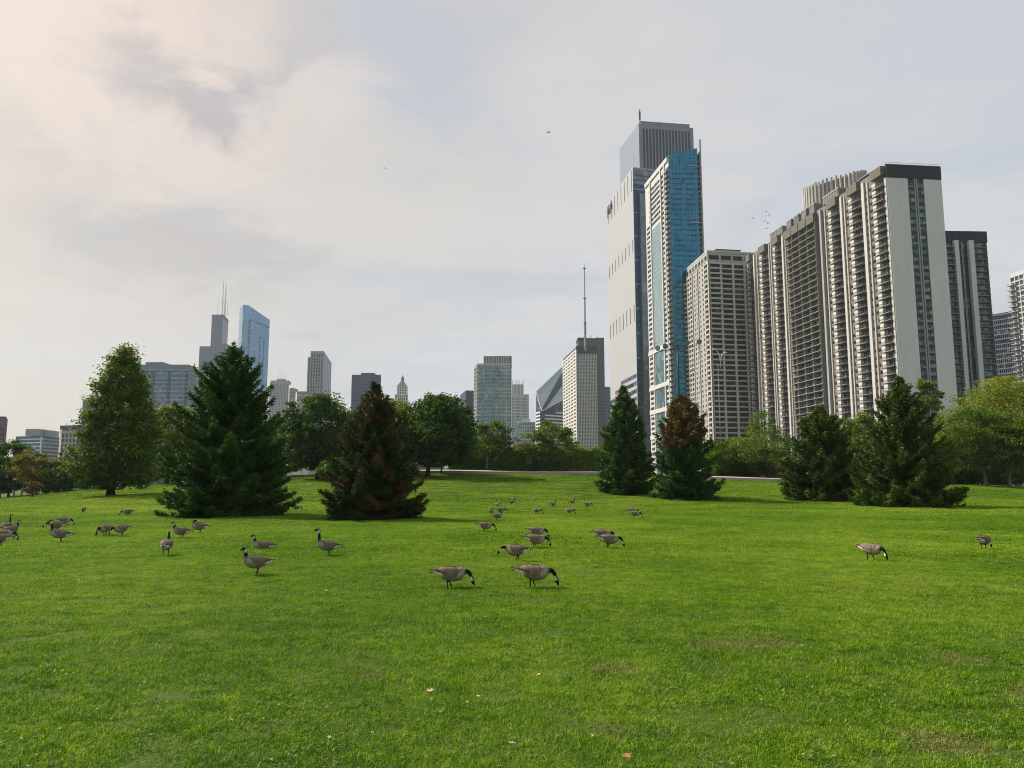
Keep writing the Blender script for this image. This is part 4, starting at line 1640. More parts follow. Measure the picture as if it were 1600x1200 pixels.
# ------------------------------------------------------------------ vegetation
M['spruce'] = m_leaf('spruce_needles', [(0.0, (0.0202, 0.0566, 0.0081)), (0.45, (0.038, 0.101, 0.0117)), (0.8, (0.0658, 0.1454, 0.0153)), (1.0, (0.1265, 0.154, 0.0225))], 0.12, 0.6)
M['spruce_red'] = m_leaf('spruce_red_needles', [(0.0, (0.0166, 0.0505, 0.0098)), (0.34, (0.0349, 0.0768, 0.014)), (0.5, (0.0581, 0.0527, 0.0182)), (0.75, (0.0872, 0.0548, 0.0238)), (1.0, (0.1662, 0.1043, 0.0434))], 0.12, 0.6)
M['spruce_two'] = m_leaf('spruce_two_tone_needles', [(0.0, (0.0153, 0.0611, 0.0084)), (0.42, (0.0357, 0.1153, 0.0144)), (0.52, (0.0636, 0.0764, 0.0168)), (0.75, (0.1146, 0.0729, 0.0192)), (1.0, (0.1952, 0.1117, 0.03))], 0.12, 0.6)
M['spruce_olive'] = m_leaf('spruce_olive_needles', [(0.0, (0.0236, 0.0569, 0.007)), (0.5, (0.0551, 0.1037, 0.012)), (1.0, (0.1444, 0.1645, 0.025))], 0.12, 0.6)
M['lf_dark'] = m_leaf('leaf_dark_green', [(0.0, (0.0219, 0.0614, 0.0048)), (0.6, (0.051, 0.1228, 0.0077)), (0.92, (0.1002, 0.1536, 0.0086)), (1.0, (0.2551, 0.1355, 0.012))], 0.3)
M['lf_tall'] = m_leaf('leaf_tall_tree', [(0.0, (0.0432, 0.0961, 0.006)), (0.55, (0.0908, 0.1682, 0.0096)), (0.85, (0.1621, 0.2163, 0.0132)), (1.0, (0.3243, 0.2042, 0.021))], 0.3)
M['lf_olive'] = m_leaf('leaf_olive', [(0.0, (0.0498, 0.103, 0.012)), (0.6, (0.1066, 0.1823, 0.018)), (1.0, (0.1846, 0.2476, 0.03))], 0.3)
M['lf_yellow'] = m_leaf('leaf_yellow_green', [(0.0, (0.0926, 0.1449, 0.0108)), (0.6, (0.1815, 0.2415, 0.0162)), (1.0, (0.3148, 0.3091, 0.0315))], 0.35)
M['lf_gold'] = m_leaf('leaf_golden', [(0.0, (0.081, 0.0945, 0.0126)), (0.6, (0.1688, 0.1553, 0.0198)), (1.0, (0.27, 0.2093, 0.0405))], 0.35)
M['lf_mid'] = m_leaf('leaf_mid_green', [(0.0, (0.0533, 0.1127, 0.0065)), (0.6, (0.1105, 0.1943, 0.0097)), (1.0, (0.2286, 0.266, 0.0189))], 0.32)
M['lf_locust'] = m_leaf('leaf_locust', [(0.0, (0.0651, 0.1194, 0.0126)), (0.6, (0.1269, 0.191, 0.018)), (1.0, (0.2766, 0.2899, 0.0405))], 0.35)
M['lf_brown'] = m_leaf('leaf_autumn_brown', [(0.0, (0.078, 0.0747, 0.016)), (0.6, (0.1529, 0.1166, 0.026)), (1.0, (0.234, 0.142, 0.04))], 0.3)
M['lf_ivy'] = m_leaf('leaf_ivy', [(0.0, (0.0567, 0.1337, 0.0099)), (0.45, (0.12, 0.2272, 0.0139)), (0.75, (0.1855, 0.2272, 0.0218)), (1.0, (0.3166, 0.2406, 0.0347))], 0.25)


def unit(v):
    return v / np.maximum(np.linalg.norm(v, axis=-1, keepdims=True), 1e-9)


def leaf_quads(c, size, flat=0.0):
    """one diamond leaf for each centre, turned at random; flat pulls the faces level"""
    n = len(c)
    nrm = RNG.normal(size=(n, 3))
    nrm[:, 2] = np.abs(nrm[:, 2]) + flat
    nrm = unit(nrm)
    a = unit(np.cross(nrm, RNG.normal(size=(n, 3))))
    b_ = np.cross(nrm, a)
    s = (size * RNG.uniform(0.65, 1.3, n))[:, None]
    v = np.stack([c - a * s * 0.5, c + b_ * s * 0.30 + a * s * 0.05, c + a * s * 0.5, c - b_ * s * 0.30 + a * s * 0.05], 1).reshape(-1, 3)
    return v, np.arange(4 * n).reshape(-1, 4)


def place(px, py, far=None, toppy=None):
    p_ = on_ground(px, py, far)
    h = at(px, toppy, p_.y).z - p_.z if toppy is not None else None
    return p_, h


def broadleaf(name, label, px, py, top, hw, bottom, mat_, bark='bark', n=9000, leaf=None, far=None, prof=None, cx=None, group=None, clumps=None, trunk=None, gap=0.0, lean=0.0, seed=1, cat='tree', tint_top=0.0):
    """trunk, limbs and a crown of leaf clumps inside the outline given by prof (height share, width share)"""
    rng = np.random.default_rng(seed)
    p_, H = place(px, py, far, top)
    sc_ = p_.y / FOC
    R_ = hw * sc_
    ox = ((cx - px) if cx is not None else 0.0) * sc_
    zb = at(px, bottom, p_.y).z - p_.z
    prof = prof or [(0, 0.35), (0.15, 0.8), (0.4, 1.0), (0.65, 0.88), (0.85, 0.55), (1.0, 0.12)]
    ph, pw = [a for a, _ in prof], [b_ for _, b_ in prof]
    nc = clumps or max(60, int(n / 75))
    # clumps sit mostly near the outside of the crown
    t_ = rng.uniform(0, 1, nc * 3)
    wgt = np.interp(t_, ph, pw)
    keep = rng.uniform(0, 1, nc * 3) < wgt ** 1.3 + 0.05
    t_ = t_[keep][:nc]
    nc = len(t_)
    ang = rng.uniform(0, 2 * math.pi, nc)
    rf = np.sqrt(rng.uniform(0.12, 1, nc))
    lob = 1 + 0.16 * np.sin(ang * 3 + seed) + 0.12 * np.sin(ang * 5 + t_ * 9 + seed * 2) + rng.normal(0, 0.07, nc)
    rad_ = np.interp(t_, ph, pw) * R_ * rf * lob
    cc = np.stack([ox + lean * t_ + rad_ * np.cos(ang), rad_ * np.sin(ang) * 0.95, zb + t_ * (H - zb) * 0.97], -1)
    n = int(n * 1.7)
    per = max(4, n // nc)
    cs = (R_ * 0.17 + 0.10) * rng.uniform(0.6, 1.35, nc)
    if gap:
        cs *= 1 - gap
    idx = np.repeat(np.arange(nc), per)
    off = rng.normal(size=(len(idx), 3)) * np.array([0.55, 0.55, 0.34])
    c = cc[idx] + off * cs[idx][:, None]
    c[:, 2] = np.minimum(c[:, 2], H * 1.01)
    c[:, 2] = np.maximum(c[:, 2], min(zb * 0.85, zb - 0.2) if zb > 0.5 else 0.05)
    leaf = leaf or 0.16
    v, f = leaf_quads(c, leaf, 0.5)
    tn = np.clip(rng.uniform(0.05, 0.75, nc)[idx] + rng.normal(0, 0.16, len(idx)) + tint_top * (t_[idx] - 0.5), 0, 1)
    o_ = root(name, label, cat, p_, group)
    crown = link_mesh('crown', np_mesh('crown', v, f, [M[mat_]], tn), o_)
    # trunk and limbs
    tr = trunk or max(0.10, H * 0.022)
    mb_ = MB()
    top_t = zb + (H - zb) * 0.75
    pts, rd = [], []
    for k in range(9):
        q = k / 8
        pts.append((ox * q * q + lean * max(0, q - 0.3) + 0.06 * H * 0.15 * math.sin(q * 5 + seed), 0.02 * H * math.sin(q * 4 + seed * 2), -0.25 + q * (top_t + 0.25)))
        rd.append(tr * (1.0 - 0.85 * q) * (1.55 if k == 0 else 1.0))
    mb_.tube(pts, rd, M[bark], 9)
    me_ = mb_.mesh('trunk', smooth=True)
    link_mesh('trunk', me_, o_)
    mb_ = MB()
    pick = rng.choice(nc, min(nc, 26), replace=False)
    for i in pick:
        tip = Vector(cc[i])
        q = min(0.95, max(0.25, (tip.z * 0.72) / top_t)) * 8
        k0 = int(q)
        s = Vector(pts[k0]).lerp(Vector(pts[min(k0 + 1, 8)]), q - k0)
        if tip.z < s.z:
            s.z = max(0.3, min(s.z, tip.z - 0.1))
        m1 = s.lerp(tip, 0.45) + Vector((0, 0, 0.06 * H * rng.uniform(-0.3, 0.8)))
        r0 = tr * 0.36 * rng.uniform(0.6, 1.0)
        mb_.tube([s, m1, tip], [r0, r0 * 0.55, r0 * 0.18], M[bark], 5)
    link_mesh('limbs', mb_.mesh('limbs', smooth=True), o_)
    return o_


def spruce(label, px, py, top, hw, mat_, bark='bark_dark', expo=0.6, dens=1.0, seed=1, tint=None, cx=None, skirt=0.03, droop=0.22, name='spruce_tree', group=None, ragged=0.16, whorl=None):
    """whorls of drooping branches, each a flat fan of needle tufts with dark gaps between the tiers"""
    rng = np.random.default_rng(seed)
    p_, H = place(px, py, None, top)
    R_ = hw * p_.y / FOC
    mb_ = MB()
    mb_.tube([(0, 0, -0.2), (0, 0, 0.3), (0, 0, H * 0.5), (0, 0, H * 0.98)], [H * 0.026, H * 0.02, H * 0.011, H * 0.002], M[bark], 8)
    z = H * skirt
    V, TN = [], []
    bm_ = MB()
    sz = max(0.115, 0.0036 * p_.y)  # needle tuft length
    while z < H * 0.985:
        t_ = z / H
        L0 = R_ * (1 - t_) ** expo * min(1.0, (1 - t_) / 0.22) ** 0.45
        nb = int(rng.integers(15, 18)) if t_ < 0.16 else int(rng.integers(10, 14)) if t_ < 0.40 else int(rng.integers(7, 10)) if t_ < 0.8 else 5
        a0 = rng.uniform(0, 6.28)
        for j in range(nb):
            ang = a0 + 2 * math.pi * j / nb + rng.normal(0, 0.16)
            L = max(0.12, L0 * (0.72 + 0.28 * min(1.0, t_ / 0.16)) * (1.14 + float(np.clip(rng.normal(0, ragged * (0.35 if t_ < 0.16 else 1.0)), -1.6 * ragged, 0.65 * ragged))) * (0.70 + 0.30 * rng.random()))
            zz = z + rng.normal(0, 0.10)
            rise = (0.55 * t_ ** 1.5 - droop * (1 - t_)) * L
            d = np.array([math.cos(ang), math.sin(ang), 0.0])
            side = np.array([-d[1], d[0], 0.0])

            def along(s):
                # sag then upturned tip
                s = np.asarray(s)
                zc_ = zz + rise * s + (0.07 + 0.20 * min(1.0, t_ / 0.45)) * L * s ** 2.4 - 0.12 * L * np.sin(np.pi * s) * (1 - t_)
                return np.stack([d[0] * L * s, d[1] * L * s, zc_], -1)
            ns = max(4, int(L / (sz * 0.62) * dens))
            s = np.linspace(0.18, 1.0, ns)
            spine = along(s)
            # side twigs both ways
            tw = 0.30 * L * (1 - s) ** 0.8 + 0.07
            pts, dirs = [spine], [np.tile(d, (ns, 1))]
            for sg in (-1, 1):
                for i in range(ns):
                    l_ = tw[i] * rng.uniform(0.7, 1.2)
                    m_ = max(1, int(l_ / (sz * 0.7) * dens))
                    q = (np.arange(m_) + rng.uniform(0.4, 1.0)) / m_ * l_
                    dv = unit((d * 0.62 + side * sg * 0.85 + np.array([0, 0, -0.12 * (1 - t_) + rng.normal(0, 0.06)]))[None])[0]
                    pts.append(spine[i] + q[:, None] * dv)
                    dirs.append(np.tile(dv, (m_, 1)))
            pts, dirs = np.concatenate(pts), np.concatenate(dirs)
            # bushy tufts: a few needle blades round each twig point, hanging a little below
            k_ = 5
            P_ = np.repeat(pts, k_, 0)
            D_ = np.repeat(dirs, k_, 0)
            rv = rng.normal(size=P_.shape)
            rv[:, 2] = rv[:, 2] * 0.7 + 0.05
            D2 = unit(D_ * 0.75 + rv * 0.55)
            P_ = P_ + rng.normal(size=P_.shape) * sz * np.array([0.28, 0.28, 0.42]) - np.array([0, 0, 0.12 * sz])
            wv_ = unit(np.cross(D2, rng.normal(size=P_.shape))) * (sz * 0.24)
            ln = sz * rng.uniform(0.75, 1.35, len(P_))[:, None]
            tri = np.stack([P_ - wv_ - D2 * ln * 0.3, P_ + wv_ - D2 * ln * 0.3, P_ + D2 * ln], 1)
            V.append(tri.reshape(-1, 3))
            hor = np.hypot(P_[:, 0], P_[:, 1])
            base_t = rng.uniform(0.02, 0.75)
            tt = base_t + rng.normal(0, 0.14, len(P_)) + 0.25 * (hor / max(L0, 0.2) - 0.6)  # inner shade put into the tint: darker near the trunk, lighter at tips
            if tint is not None:
                tt = tint(P_, H, R_, base_t, tt, rng)
            TN.append(np.clip(tt, 0, 1))
            e = along([0, 0.5, 0.95])
            r0 = max(0.008, 0.012 * L)
            bm_.tube([e[0], e[1], e[2]], [r0 * 1.6, r0, r0 * 0.3], M[bark], 4, False)
        z += (whorl or max(0.2, H * 0.050)) * rng.uniform(0.75, 1.25) * (1 - 0.45 * t_)
    V = np.concatenate(V)
    TN = np.concatenate(TN)
    V[:, 2] = np.maximum(V[:, 2], 0.03)
    o_ = root(name, label, 'spruce', p_, group)
    link_mesh('trunk', mb_.mesh('trunk', smooth=True), o_)
    link_mesh('branches', bm_.mesh('branches'), o_)
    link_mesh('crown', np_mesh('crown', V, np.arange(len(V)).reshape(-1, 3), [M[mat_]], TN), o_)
    return o_


def red_tint(P_, H, R_, bt, tt, rng):
    # dead reddish sprays patchily over the crown
    a = np.sin(P_[:, 0] * 2.1 + 1.3) * np.sin(P_[:, 2] * 2.7) + 0.5 * np.sin(P_[:, 0] * 5.1 + P_[:, 2] * 4.2)
    return 0.10 + 0.85 * (bt - 0.05) + 0.20 * a + rng.normal(0, 0.13, len(P_)) + 0.10 * (P_[:, 2] / H)


def two_tint(P_, H, R_, bt, tt, rng):
    h = P_[:, 2] / H
    k = 1 / (1 + np.exp(-(h - 0.50 - 0.06 * P_[:, 0] / R_) * 26))
    return np.where(k > rng.uniform(0.15, 0.85, len(P_)), 0.58 + 0.55 * (bt - 0.2) + rng.normal(0, 0.12, len(P_)), np.minimum(tt * 0.75, 0.46))


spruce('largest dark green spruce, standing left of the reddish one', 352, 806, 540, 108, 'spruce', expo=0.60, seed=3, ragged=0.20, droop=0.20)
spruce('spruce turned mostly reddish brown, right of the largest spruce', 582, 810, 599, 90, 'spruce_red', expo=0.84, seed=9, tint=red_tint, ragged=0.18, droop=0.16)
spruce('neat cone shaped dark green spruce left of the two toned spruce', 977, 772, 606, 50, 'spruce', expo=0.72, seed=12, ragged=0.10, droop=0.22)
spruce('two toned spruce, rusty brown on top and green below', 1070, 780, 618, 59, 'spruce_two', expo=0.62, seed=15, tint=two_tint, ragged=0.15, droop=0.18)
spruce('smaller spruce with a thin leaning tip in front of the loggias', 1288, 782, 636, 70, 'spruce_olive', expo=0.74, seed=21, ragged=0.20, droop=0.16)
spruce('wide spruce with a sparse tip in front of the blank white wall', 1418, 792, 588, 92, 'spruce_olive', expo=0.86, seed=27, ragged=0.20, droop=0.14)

tallp = [(0, 0.62), (0.06, 0.92), (0.16, 1.0), (0.38, 0.92), (0.6, 0.74), (0.8, 0.48), (0.92, 0.26), (1.0, 0.06)]
rnd_ = [(0, 0.45), (0.15, 0.85), (0.4, 1.0), (0.65, 0.9), (0.85, 0.62), (1.0, 0.2)]
flatp = [(0, 0.5), (0.2, 0.9), (0.5, 1.0), (0.75, 0.85), (1.0, 0.3)]
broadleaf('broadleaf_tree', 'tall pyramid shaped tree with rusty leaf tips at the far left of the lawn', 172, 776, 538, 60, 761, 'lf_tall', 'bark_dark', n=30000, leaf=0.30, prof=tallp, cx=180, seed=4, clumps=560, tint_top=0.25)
broadleaf('maple_tree', 'round dark maple standing between the largest and the reddish spruce', 497, 749, 612, 60, 731, 'lf_dark', 'bark_dark', n=16000, leaf=0.38, prof=rnd_, seed=5, clumps=240)
broadleaf('maple_tree', 'dark green maple with a thick trunk and humped crown, right of the reddish spruce', 668, 746, 613, 56, 726, 'lf_dark', 'bark_dark', n=17000, leaf=0.38, prof=rnd_, cx=683, seed=6, clumps=260, trunk=0.30)
broadleaf('broadleaf_tree', 'yellow green tree showing behind the reddish spruce', 616, 745, 624, 54, 738, 'lf_yellow', 'bark', n=12000, leaf=0.36, prof=rnd_, seed=7, far=118)
broadleaf('small_tree', 'slim trunk and low leaves tucked under the right side of the dark maple', 689, 741, 672, 40, 724, 'lf_dark', 'bark_dark', n=6000, leaf=0.38, prof=flatp, cx=700, seed=8, far=116)
broadleaf('small_tree', 'small airy tree before the teal glass tower', 769, 739.5, 656, 34, 716, 'lf_olive', 'bark_dark', n=4200, leaf=0.32, prof=flatp, seed=10, clumps=120, gap=0.1, trunk=0.14)
broadleaf('small_tree', 'small airy spreading tree before the diamond roof tower', 862, 741, 658, 42, 716, 'lf_olive', 'bark_dark', n=4800, leaf=0.32, prof=flatp, seed=11, clumps=130, gap=0.1, trunk=0.14)
broadleaf('young_tree', 'young airy tree between the two toned spruce and the thin tipped spruce', 1203, 749, 643, 50, 724, 'lf_locust', 'bark_dark', n=4600, leaf=0.30, prof=[(0, 0.8), (0.25, 1.0), (0.5, 0.8), (0.75, 0.5), (1.0, 0.2)], cx=1198, seed=13, clumps=130, gap=0.05, trunk=0.17)
broadleaf('slender_tree', 'narrow tree top on a bare stem in front of the white end wall', 1459, 742, 584, 21, 640, 'lf_locust', 'bark_pale', n=2600, leaf=0.34, prof=[(0, 0.8), (0.3, 1.0), (0.7, 0.7), (1.0, 0.25)], seed=14, far=124, clumps=60, trunk=0.13)
broadleaf('broadleaf_tree', 'wide yellow green tree with a pale trunk at the right end of the lawn', 1543, 760.5, 636, 68, 729, 'lf_locust', 'bark_pale', n=17000, leaf=0.33, prof=rnd_, cx=1530, seed=16, clumps=260, trunk=0.24)
broadleaf('broadleaf_tree', 'yellow green tree cut off by the right edge of the photo', 1579, 762, 640, 62, 729, 'lf_locust', 'bark_pale', n=13000, leaf=0.33, prof=rnd_, cx=1596, seed=17, clumps=220, trunk=0.2)
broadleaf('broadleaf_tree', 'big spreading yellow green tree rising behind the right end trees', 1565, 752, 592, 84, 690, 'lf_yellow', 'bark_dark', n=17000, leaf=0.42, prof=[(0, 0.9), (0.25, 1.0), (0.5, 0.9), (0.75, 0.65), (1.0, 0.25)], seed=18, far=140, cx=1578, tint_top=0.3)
broadleaf('broadleaf_tree', 'green tree filling the gap between the thin tipped and the wide spruce', 1345, 752, 646, 52, 742, 'lf_mid', 'bark_dark', n=10000, leaf=0.36, prof=rnd_, seed=19, far=118)
broadleaf('broadleaf_tree', 'dark green tree behind the wide spruce, below the slender tree', 1478, 752, 652, 44, 744, 'lf_mid', 'bark_dark', n=9000, leaf=0.36, prof=rnd_, seed=20, far=122)

# left edge group
broadleaf('broadleaf_tree', 'dark tree at the left edge of the photo behind the pale trunks', 14, 779, 688, 40, 768, 'lf_dark', 'bark_dark', n=9000, leaf=0.34, prof=rnd_, seed=30, far=122)
broadleaf('young_tree', 'golden green young tree with a pale trunk near the left edge', 33, 778, 704, 33, 752, 'lf_gold', 'bark_pale', n=3600, leaf=0.28, prof=flatp, cx=48, seed=31, clumps=60, trunk=0.13)
broadleaf('young_tree', 'thin pale trunked tree, leftmost of the golden pair at the left edge', 20, 778.5, 716, 26, 758, 'lf_olive', 'bark_pale', n=2600, leaf=0.28, prof=rnd_, seed=32, clumps=70, trunk=0.11)
broadleaf('shrub', 'big dull green shrub left of the tall pyramid shaped tree', 92, 771, 722, 36, 768, 'lf_olive', 'bark', n=8000, leaf=0.30, prof=flatp, seed=33, cat='shrub')
broadleaf('shrub', 'small reddish brown shrub in front of the golden young tree', 51, 778, 753, 11, 772, 'lf_brown', 'bark', n=1200, leaf=0.20, prof=flatp, seed=34, cat='shrub', clumps=40)
broadleaf('broadleaf_tree', 'bare looking brownish tree behind the dull green shrub', 108, 768, 698, 24, 750, 'lf_brown', 'bark', n=2200, leaf=0.28, prof=rnd_, seed=35, far=126, clumps=70, gap=0.15)
broadleaf('broadleaf_tree', 'olive green tree just right of the tall pyramid shaped tree', 262, 756, 626, 48, 744, 'lf_yellow', 'bark', n=13000, leaf=0.38, prof=rnd_, seed=36, far=122)
broadleaf('broadleaf_tree', 'yellowish olive tree half hidden by the left side of the largest spruce', 318, 752, 634, 46, 744, 'lf_yellow', 'bark', n=11000, leaf=0.38, prof=rnd_, seed=37, far=128)
broadleaf('broadleaf_tree', 'dark green tree half hidden by the right side of the largest spruce', 436, 745, 650, 42, 735, 'lf_dark', 'bark_dark', n=9000, leaf=0.38, prof=rnd_, seed=38, far=126)
broadleaf('shrub', 'small bright olive bush under the right side of the largest spruce', 447, 744, 682, 26, 738, 'lf_yellow', 'bark', n=3500, leaf=0.34, prof=rnd_, seed=39, far=134, cat='shrub')
broadleaf('broadleaf_tree', 'dark tree directly behind the reddish spruce', 560, 742, 640, 46, 736, 'lf_dark', 'bark_dark', n=10000, leaf=0.40, prof=rnd_, seed=40, far=130)
for px, top, hw, mt, lb in ((226, 726, 36, 'lf_mid', 'low bushes below the olive tree, right of the tall tree'), (2, 742, 24, 'lf_dark', 'dark bush behind the pale trunks at the left edge'), (62, 738, 30, 'lf_mid', 'green bush between the golden young tree and dull green shrub'), (395, 706, 40, 'lf_mid', 'dense bush mostly hidden by the largest spruce'),
                            (530, 716, 32, 'lf_ivy', 'dense bush behind the left side of the reddish spruce'), (600, 714, 40, 'lf_ivy', 'brownish bush behind the right side of the reddish spruce')):
    broadleaf('shrub', lb, px, 752 if px > 100 else 766, top, hw, 750 if px > 100 else 765, mt, 'bark', n=6000, leaf=0.34, prof=flatp, seed=px, far=136, cat='shrub')
# shrubs that show over the ivy wall
for px, top, hw, mt, lb in ((738, 702, 24, 'lf_olive', 'dull bush right of the dark maple, over the ivy wall'), (812, 695, 24, 'lf_brown', 'rusty bush on the ivy wall between the two small airy trees'),
                            (897, 696, 26, 'lf_ivy', 'olive bush on the ivy wall below the spire tower'), (934, 698, 22, 'lf_mid', 'green bush on the ivy wall beside the cone shaped spruce')):
    broadleaf('shrub', lb, px, 736, top, hw, 722, mt, 'bark', n=4200, leaf=0.30, prof=flatp, seed=px, far=122, cat='shrub')
# hedge and bushes under the trees at the right end
for px, top, hw, mt, lb in ((1500, 728, 34, 'lf_dark', 'dark bush under the trees right of the wide spruce'), (1566, 728, 38, 'lf_dark', 'dark hedge bush under the pale trunked trees'),
                            (1615, 724, 36, 'lf_dark', 'dark hedge bush at the right edge under the trees'), (1462, 716, 30, 'lf_mid', 'green bush behind the right side of the wide spruce')):
    broadleaf('shrub', lb, px, 757, top, hw, 756, mt, 'bark', n=7000, leaf=0.30, prof=flatp, seed=px, far=121, cat='shrub')
# ivy bank left of the ramp
for px, top, hw, mt, lb in ((1128, 690, 34, 'lf_mid', 'bush on the bank peeping out right of the two toned spruce'), (1160, 684, 36, 'lf_locust', 'bright green bank bush left of the young tree'),
                            (1196, 692, 34, 'lf_mid', 'green bank bush behind the trunk of the young tree'), (1238, 720, 22, 'lf_locust', 'low bush beside the ramp wall right of the young tree')):
    broadleaf('shrub', lb, px, 747, top, hw, 744, mt, 'bark', n=6500, leaf=0.30, prof=flatp, seed=px, far=119, cat='shrub')


# ivy clad wall behind the path
def ivy_wall(px0, px1, Y0, top_py, label, seed):
    pa, pb = (px0 - 800) / FOC * Y0, (px1 - 800) / FOC * Y0
    fr_ = Fr((pa, Y0), (pb, Y0), 0)
    z0 = min(gz(pa, Y0), gz(pb, Y0)) - 0.6
    z1 = at((px0 + px1) / 2, top_py, Y0).z
    o_ = root('ivy_wall', label, 'wall', ((pa + pb) / 2, Y0, z0))
    mb_ = MB()
    mb_.box(fr_, 0, fr_.L, z0, z1 - 0.35, -0.5, 0, M['field_stone'])
    mb_.build('wall', o_)
    mb_ = MB()
    mb_.box(fr_, -0.1, fr_.L + 0.1, z1 - 0.348, z1 - 0.16, -0.6, 0.1, M['kerb'])
    mb_.build('coping', o_)
    rng = np.random.default_rng(seed)
    nc = int(fr_.L * 34)
    cu = rng.uniform(0, fr_.L, nc)
    cv_ = z0 + 0.4 + (z1 + 0.15 - z0 - 0.4) * rng.uniform(0, 1, nc) ** 0.8
    per = 34
    u = np.repeat(cu, per) + rng.normal(0, 0.32, nc * per)
    v = np.repeat(cv_, per) + rng.normal(0, 0.22, nc * per)
    ww_ = np.abs(rng.normal(0, 0.22, nc * per)) + 0.03
    tn = np.repeat(rng.uniform(0.1, 0.8, nc), per) + 0.22 * np.sin(u * 0.55 + seed) + rng.normal(0, 0.1, nc * per)
    c = np.stack([pa + u * fr_.U.x + ww_ * fr_.N.x, Y0 + u * fr_.U.y + ww_ * fr_.N.y, v], -1) - np.array(o_.location)
    vv, ff = leaf_quads(c, 0.26)
    link_mesh('ivy', np_mesh('ivy', vv, ff, [M['lf_ivy']], np.clip(tn, 0, 1)), o_)
    return o_


ivy_wall(700, 938, 117.0, 703, 'ivy covered wall running behind the pale path', 3)
ivy_wall(1100, 1192, 121.0, 690, 'ivy covered bank wall below the beige grid tower', 5)
# grey concrete stretches
fr_ = Fr(tuple(at(1188, 730, 118))[:2], tuple(at(1242, 730, 118))[:2], 0)
o = root('ramp_wall', 'grey sloping ramp wall behind the trunk of the young tree', 'wall', (fr_.A.x, 118, gz(fr_.A.x, 118) - 0.5))
mb = MB()
za, zb_ = at(1190, 735, 118).z, at(1240, 708, 118).z
g0 = gz(fr_.A.x, 118) - 0.8
for w0, w1 in ((0.0, -0.5),):
    a, b_ = fr_.p(0, 0), fr_.p(fr_.L, 0)
    q = [Vector((a.x, a.y, g0)), Vector((b_.x, b_.y, g0)), Vector((b_.x, b_.y, zb_)), Vector((a.x, a.y, za))]
    q2 = [p_ - fr_.N * 0.5 for p_ in q]
    mb.poly(q, M['field_stone'])
    mb.poly(q2[::-1], M['field_stone'])
    for k in range(4):
        mb.poly([q[k], q2[k], q2[(k + 1) % 4], q[(k + 1) % 4]][::-1], M['field_stone'])
mb.build('wall', o)
mb = MB()
for k in range(9):
    t_ = k / 8
    p_ = q[3].lerp(q[2], t_)
    mb.tube([p_, p_ + Vector((0, 0, 1.0))], [0.035, 0.035], M['dark_steel'], 5)
for h_ in (0.5, 1.0):
    mb.tube([q[3] + Vector((0, 0, h_)), q[2] + Vector((0, 0, h_))], [0.03, 0.03], M['dark_steel'], 5)
mb.build('railing', o)
fr_ = Fr(tuple(at(633, 730, 124))[:2], tuple(at(694, 730, 124))[:2], 0)
o = root('stone_wall', 'low grey wall showing beneath the dark maple', 'wall', (fr_.A.x, 124, gz(fr_.A.x, 124) - 0.5))
mb = MB()
z0, z1 = gz(fr_.A.x, 124) - 0.5, at(660, 726, 124).z
mb.box(fr_, 0, fr_.L, z0, z1, -0.5, 0, M['field_stone'])
mb.build('wall', o)
mb = MB()
mb.box(fr_, -0.1, fr_.L + 0.1, z1 + 0.002, z1 + 0.14, -0.6, 0.1, M['kerb'])
mb.build('coping', o)
# white picket rail far behind the left maple
fr_ = Fr(tuple(at(449, 735, 150))[:2], tuple(at(468, 735, 150))[:2], 0)
z0, z1 = at(455, 741, 150).z, at(455, 726, 150).z
o = root('white_fence', 'white picket fence panel between the largest spruce and the dark maple', 'fence', (fr_.A.x, 150, z0 - 1.0))
for k in range(7):
    u = fr_.L * k / 6
    mb = MB()
    mb.box(fr_, u - 0.10, u + 0.10, z0 - 1.0, z1, 0.005, 0.08, M['white_steel'])
    mb.build('picket', o)
mb = MB()
for f_ in (0.25, 0.8):
    z_ = z0 + (z1 - z0) * f_
    mb.box(fr_, -0.1, fr_.L + 0.1, z_ - 0.06, z_ + 0.06, -0.06, 0, M['white_steel'])
mb.build('rail', o)

# ------------------------------------------------------------------ street furniture
# floodlight mast: five round lamps on a cross arm
Yp = 124.0
bp_ = at(1063, 690, Yp)
zg = gz(bp_.x, Yp)
o = root('floodlight_mast', 'dark floodlight mast with five round lamps in front of the blue glass tower', 'light pole', (bp_.x, Yp, zg - 0.3))
zt = at(1061, 542, Yp).z
mb = MB()
mb.tube([(bp_.x, Yp, zg - 0.3), (bp_.x, Yp, zt - 4), (bp_.x - 0.05, Yp, zt + 0.3)], [0.17, 0.14, 0.10], M['dark_steel'], 10)
mb.build('pole', o, smooth=True)
mb = MB()
pL, pR = at(1031, 549, Yp), at(1089, 540, Yp)
mb.tube([pL, pR], [0.06, 0.06], M['dark_steel'], 7)
mb.build('cross_arm', o)
m_, n_ = mat('floodlight_lens')
p = n_.n('ShaderNodeBsdfPrincipled')
p.inputs['Base Color'].default_value = (0.16, 0.22, 0.20, 1)
p.inputs['Roughness'].default_value = 0.12
p.inputs['Specular IOR Level'].default_value = 0.8
finish(n_, p.outputs[0])
M['lens'] = m_
